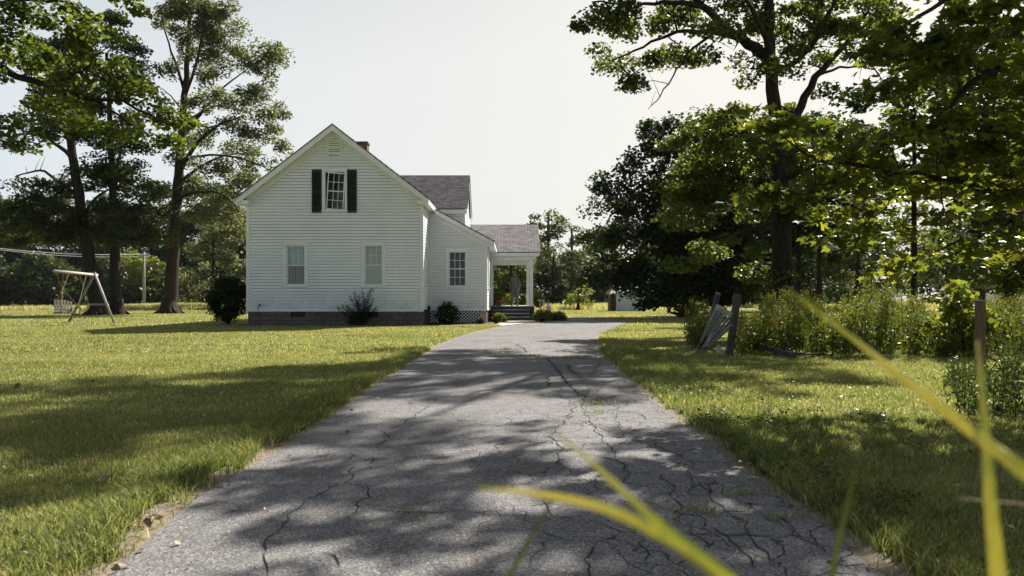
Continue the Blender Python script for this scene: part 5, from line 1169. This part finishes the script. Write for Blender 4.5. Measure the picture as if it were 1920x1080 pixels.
def strip(n, D0, D1, hmin, hmax, wd, p=1.0, xr=.78):
    global base
    D = (rng.uniform(D0**(p+1), D1**(p+1), n)) ** (1/(p+1)); X = D * rng.uniform(-xr, xr, n)
    ins = inside(X, D); ed = edge_dist(X, D)
    bare = (ed < .05 + .13 * (patchy(X, D, 5, 3) + .6) )
    keep = ~ins & ~(bare & (rng.uniform(0, 1, n) < .93))
    keep &= ~((X > XL-.02) & (X < XWR+.05) & (D > 30.5)) & ~((X > -1.3) & (X < 1.3) & (D > 36.2) & (D < 44)) & ~((X > -3.6) & (X < -.6) & (D > 31.9))
    keep &= ~inside(X, D, np.array([(p.x, p.y) for p in PATH])) & ~((X < -52) & (D > 83))
    X, D, ed = X[keep], D[keep], ed[keep]; n = len(X)
    near = np.exp(-((ed - .22) / .26)**2) * np.clip(1.15 - D / 26, .15, 1)
    H = rng.uniform(hmin, hmax, n) * (1 + .35 * patchy(X, D, 2.5, 4)) * (1 + 1.35 * near)
    H *= np.where(X < 0, 1.0, 1.05)
    W = wd * rng.uniform(.7, 1.3, n) * (1 + .35 * near)
    V, F3 = blades(X, D, H, W, rng, .55)
    t = np.clip(.42 + .24 * patchy(X, D, 1.3, 5) + .20 * patchy(X, D, .35, 15) + .16 * patchy(X, D, 4.5, 16) + .20 * rng.randn(n) + .12 * np.clip((D - 8) / 20, 0, 1) - .20 * near, 0, .93); dry = rng.uniform(0, 1, n) < .055 + .07 * (patchy(X, D, 3, 8) > .25); t[dry] = .97
    VV.append(V); FFs.append(F3 + base); base += len(V); TT.append(np.repeat(t, 3))
strip(240000, 2.2, 7, .022, .046, .0048, 1.0, 1.0)
strip(260000, 7, 15, .024, .046, .0085, 1.0, .92)
strip(200000, 15, 30, .026, .05, .017)
strip(130000, 30, 70, .03, .06, .045)
me = npmesh('lawn_grass', np.vstack(VV), np.vstack(FFs), np.concatenate(TT)); o = link('lawn_grass', me, M['grass']); tag(o, 'mown grass blades covering the sunlit lawn', 'grass', None, 'stuff')
VV = []; FFs = []; TT = []; base = 0
for n, x0, x1, D0, D1 in ((26000, -50, -26, 72, 104), (22000, -4, 22, 74, 104), (22000, 28, 78, 66, 98)):
    X = rng.uniform(x0, x1, n); D = rng.uniform(D0, D1, n); V, F3 = blades(X, D, rng.uniform(.2, .65, n) * (1 + .4 * patchy(X, D, .4, 9)), np.full(n, .07), rng, .5)
    VV.append(V); FFs.append(F3 + base); base += len(V); TT.append(np.repeat(np.clip(.8 + .2 * rng.randn(n), 0, 1), 3))
me = npmesh('meadow_grass', np.vstack(VV), np.vstack(FFs), np.concatenate(TT)); o = link('meadow_grass', me, M['grass']); tag(o, 'pale uncut meadow grass in front of the far woods', 'grass', None, 'stuff')
# rough longer tufts and broad leaves along the driveway edges
rng = np.random.RandomState(101); n = 1250; VV = []; FFs = []; base = 0; TT = []
D = (rng.uniform(2.3**1.3, 16**1.3, n))**(1/1.3); side = rng.uniform(0, 1, n) < .5
Lx = np.interp(D, [gnd(*p).y for p in left_px][:13], [gnd(*p).x for p in left_px][:13]); rp = [gnd(*p) for p in right_px][::-1]; Rx = np.interp(D, [p.y for p in rp][:15], [p.x for p in rp][:15])
X = np.where(side, Lx - np.abs(rng.normal(.22, .16, n)) - .06, Rx + np.abs(rng.normal(.25, .55, n)) + .06)
for x, d in zip(X, D):
    k = rng.randint(14, 34); s_ = rng.uniform(.7, 1.3); xx = x + rng.randn(k)*.028; yy = d + rng.randn(k)*.028
    V, F3 = blades(xx, yy, rng.uniform(.045, .115, k)*s_, np.full(k, .0062), rng, .75); VV.append(V); FFs.append(F3 + base); base += len(V); TT.append(np.repeat(np.clip(.30 + .2*rng.randn(k), 0, .9), 3))
me = npmesh('edge_grass', np.vstack(VV), np.vstack(FFs), np.concatenate(TT)); o = link('edge_grass', me, M['grass']); tag(o, 'rough uncut grass along both edges of the driveway', 'grass', None, 'stuff')
# clover and broad weeds on the right verge
n = 7000; D = rng.uniform(2.4, 9, n); Rr = np.interp(D, [p.y for p in rp][:15], [p.x for p in rp][:15]); X = Rr + .12 + np.abs(rng.normal(0, .55, n)); pk = patchy(X, D, 3.5, 12) > .02; X, D = X[pk], D[pk]
C = np.stack([X, D, rng.uniform(.03, .10, len(X))], 1); V, FF, t = leaf_arrays(C, .030, 'quad', 1.2, rng); o = link('clover', npmesh('clover', V, FF, t), M['nearoak']); tag(o, 'clover and broad leaved weeds in the right verge', 'ground cover', None, 'stuff')
# tufts growing in the driveway cracks
tufts = [(932,664,.05,'small grass tuft in the cross crack left of the middle of the drive'), (946,656,.06,'yellowish tuft just beyond the cross crack of the drive'), (1003,668,.05,'flat yellow tuft on the cross crack at the middle of the drive'), (1079,671,.06,'dark green tuft on the cross crack toward its right end'), (1097,672,.06,'dark green tuft at the right end of the cross crack'),
         (1115,760,.05,'tuft in the cracked patch near the right edge of the drive'), (1122,775,.04,'second small tuft in the cracked patch of the drive'), (1305,962,.05,'green tuft in the dark cracks near the bottom of the drive'), (1397,928,.04,'low tuft in the cracks close to the right verge'), (776,966,.02,'tiny moss tuft on the long cross crack of the near drive'), (1458,975,.04,'low tuft at the shaded right edge of the near drive')]
for i, (px, py, h, lab) in enumerate(tufts):
    g_ = gnd(px, py); k = 60; r2 = np.random.RandomState(300+i); sp_ = .05 + g_.y*.006
    V, F3 = blades(g_.x + r2.randn(k)*sp_, g_.y + r2.randn(k)*.03, r2.uniform(.5, 1.2, k)*h, np.full(k, .004 + g_.y*.0004), r2, .8); V[:, 2] += .009
    o = link('grass_tuft', npmesh('grass_tuft', V, F3, np.repeat(np.clip(.5 + .2*r2.randn(k), 0, 1), 3)), M['grass']); tag(o, lab, 'grass tuft', 'tufts growing in the driveway cracks')
# fallen leaves
fl = [(32,725,.16,'curled brown leaf near the left edge of the lawn'),(175,715,.10,'brown leaf on the shade line of the left lawn'),(200,896,.12,'pale brown leaf in the near left lawn'),(272,981,.13,'brown leaf in the grass close to the left bottom corner of the drive'),(215,1055,.10,'reddish leaf on the dirt edge at the bottom of the drive'),(528,732,.09,'small leaf in the lit middle of the left lawn'),(447,686,.08,'pale leaf far out on the left lawn'),(660,765,.09,'brown leaf on the asphalt near the left edge'),
      (1560,720,.12,'reddish leaf in the lit lawn below the weeds'),(1452,731,.08,'tiny orange leaf left of the reddish leaf on the right lawn'),(1510,848,.12,'pale dry leaf in the shade of the right lawn'),(1430,750,.09,'pale leaf at the middle of the right lawn'),(1660,790,.10,'pale leaf near the dark weeds on the right lawn'),(1340,780,.10,'dark leaf near the right verge of the drive'),(1790,983,.11,'pale leaf in the shade at the bottom right')]
for i, (px, py, s_, lab) in enumerate(fl):
    g_ = gnd(px, py, .05); C = np.array([(g_.x, g_.y, .055 if not inside(np.array([g_.x]), np.array([g_.y]))[0] else .03)]); r2 = np.random.RandomState(400+i)
    V, FF, t = leaf_arrays(C, s_*.6, 'oak', .5, r2); V[:, 2] = np.maximum(V[:, 2], .012); o = link('fallen_leaf', npmesh('fallen_leaf', V, FF, t), M['deadleaf']); tag(o, lab, 'leaf', 'dry leaves lying about')

rng = np.random.RandomState(222); n = 1500; D = 2.4 + rng.uniform(0, 1, n)**1.6 * 17; X = D * rng.uniform(-.72, .72, n); ins = inside(X, D); ed = edge_dist(X, D); k_ = ~ins | (ed < .35 + .2*rng.uniform(0,1,n)) | (rng.uniform(0,1,n) < .10)
X, D, ins = X[k_], D[k_], ins[k_]; C = np.stack([X, D, np.where(ins, .02, rng.uniform(.02, .05, len(X)))], 1); V, FF, t = leaf_arrays(C, rng.uniform(.014, .042, len(X)), 'quad', 1.4, rng); V[:, 2] = np.maximum(V[:, 2], .0125)
M['litter'] = leafmat('dry_litter', [(0, (.10, .07, .04)), (.5, (.26, .19, .11)), (1, (.50, .43, .30))], .1)
o = link('leaf_litter', npmesh('leaf_litter', V, FF, t), M['litter']); tag(o, 'bits of dry leaf and straw scattered over the lawn and drive edges', 'litter', None, 'stuff')
# ------------------------------------------------------------------ tall grass blades close to the lens
def blade(pts, wd, mt, label, name='tall_grass_blade', th=.0006):
    P0 = [Vector(p) for p in pts]; P = []; Q = []
    for a_, b_ in zip(P0[:-1], P0[1:]):
        n_ = max(1, int((b_ - a_).length / .09)); P += [a_.lerp(b_, i / n_) for i in range(n_)]
    P.append(P0[-1])
    for i in range(len(P)-1):
        p0 = P[max(i-1,0)]; p1 = P[i]; p2 = P[i+1]; p3 = P[min(i+2, len(P)-1)]
        for k in range(6):
            t = k/6; Q.append(.5*((2*p1)+(p2-p0)*t+(2*p0-5*p1+4*p2-p3)*t*t+(3*p1-p0-3*p2+p3)*t**3))
    Q.append(P[-1]); m_ = len(Q); mb = MB()
    for i, q in enumerate(Q):
        d = (Q[min(i+1,m_-1)] - Q[max(i-1,0)]).normalized(); v_ = (q - Vector((0,0,CAM_H))).normalized(); a = d.cross(Vector((.15,1,.35))).normalized(); nn_ = a.cross(d)
        f = i/(m_-1); ww = wd/2 * min(1, (1-f)*3.2 + .05) * (.75 + .25*min(1, f*4))
        mb.v += [tuple(q - a*ww + nn_*ww*.35), tuple(q), tuple(q + a*ww + nn_*ww*.35)]
    for i in range(m_-1): b_ = 3*i; mb.f += [(b_, b_+1, b_+4, b_+3), (b_+1, b_+2, b_+5, b_+4)]
    me = bpy.data.meshes.new(name); me.from_pydata(mb.v, [], mb.f); me.update(); a_ = me.attributes.new('tint', 'FLOAT', 'FACE'); ph = random.random() * 6; a_.data.foreach_set('value', [min(1, max(0, .5 + .28*math.sin(ph + j*.11) + .22*math.sin(ph*2 + j*.031) + .16*(j % 2) + .12*random.uniform(-1, 1))) for j in range(len(mb.f))])
    me.polygons.foreach_set('use_smooth', [True]*len(me.polygons)); o = link(name, me, M[mt]); o.modifiers.new('t', 'SOLIDIFY').thickness = th
    tag(o, label, 'grass blade', 'tall blades close to the lens'); return o
blade([(.62,.34,.0), (.60,.36,.55), at(2080,1010,.40), at(1920,885,.42), at(1850,832,.44), at(1700,715,.48), at(1590,628,.52), at(1482,545,.55)], .0105, 'blade', 'long yellow blade slanting from the right edge up to the oak trunk')
blade([(.33,.50,.0), (.31,.50,.45), at(1885,1250,.46), at(1872,1080,.46), at(1858,940,.46), at(1848,800,.47), at(1838,700,.48), at(1832,640,.49)], .0100, 'blade', 'upright green blade crossing the long yellow one at the right')
blade([(.34,.60,.0), (.33,.58,.45), at(1500,1220,.48), at(1385,1095,.44), at(1240,985,.40), at(1150,905,.42), at(1080,840,.44), at(1030,806,.46)], .0068, 'blade', 'yellow blade rising from the bottom toward the middle of the drive')
blade([(.36,.56,.0), (.35,.55,.45), at(1490,1180,.46), at(1345,1078,.42), at(1230,1000,.39), at(1130,953,.38), at(1020,928,.40), at(940,918,.42), at(893,913,.43)], .0078, 'blade', 'pale broad blade arching furthest left along the bottom')
blade([(-.06,.5,.0), (-.05,.5,.5), at(900,1180,.55), at(955,1080,.55), at(1000,1000,.56), at(1035,940,.57), at(1066,890,.58)], .0042, 'bladedark', 'thin dark green blade crossing behind the pale arching one')
blade([(.24,.5,.0), (.24,.5,.5), at(1545,1180,.5), at(1560,1080,.5), at(1578,990,.5), at(1597,910,.5), at(1608,845,.51)], .0050, 'bladedark', 'lone thin dark blade standing at the bottom right of the drive')
blade([(.48,.6,.0), (.5,.6,.4), at(2080,985,.62), at(1960,952,.6), at(1880,942,.6), at(1797,934,.6)], .0045, 'drystalk', 'short brown dry stalk pointing left at the right edge')
# thin summer haze in the air
mb = MB(); mb.box(-320, 320, -60, 330, -1, 60); m, nt_, out = mat('air'); pv = nd(nt_, 'ShaderNodeVolumePrincipled')
pv.inputs['Color'].default_value = (.86, .93, 1.0, 1); pv.inputs['Density'].default_value = .00007; pv.inputs['Anisotropy'].default_value = .2
nt_.links.new(pv.outputs[0], out.inputs['Volume']); o = mb.build('haze', m); o['kind'] = 'stuff'; o['label'] = 'thin pale summer haze over the far trees'; o['category'] = 'haze'
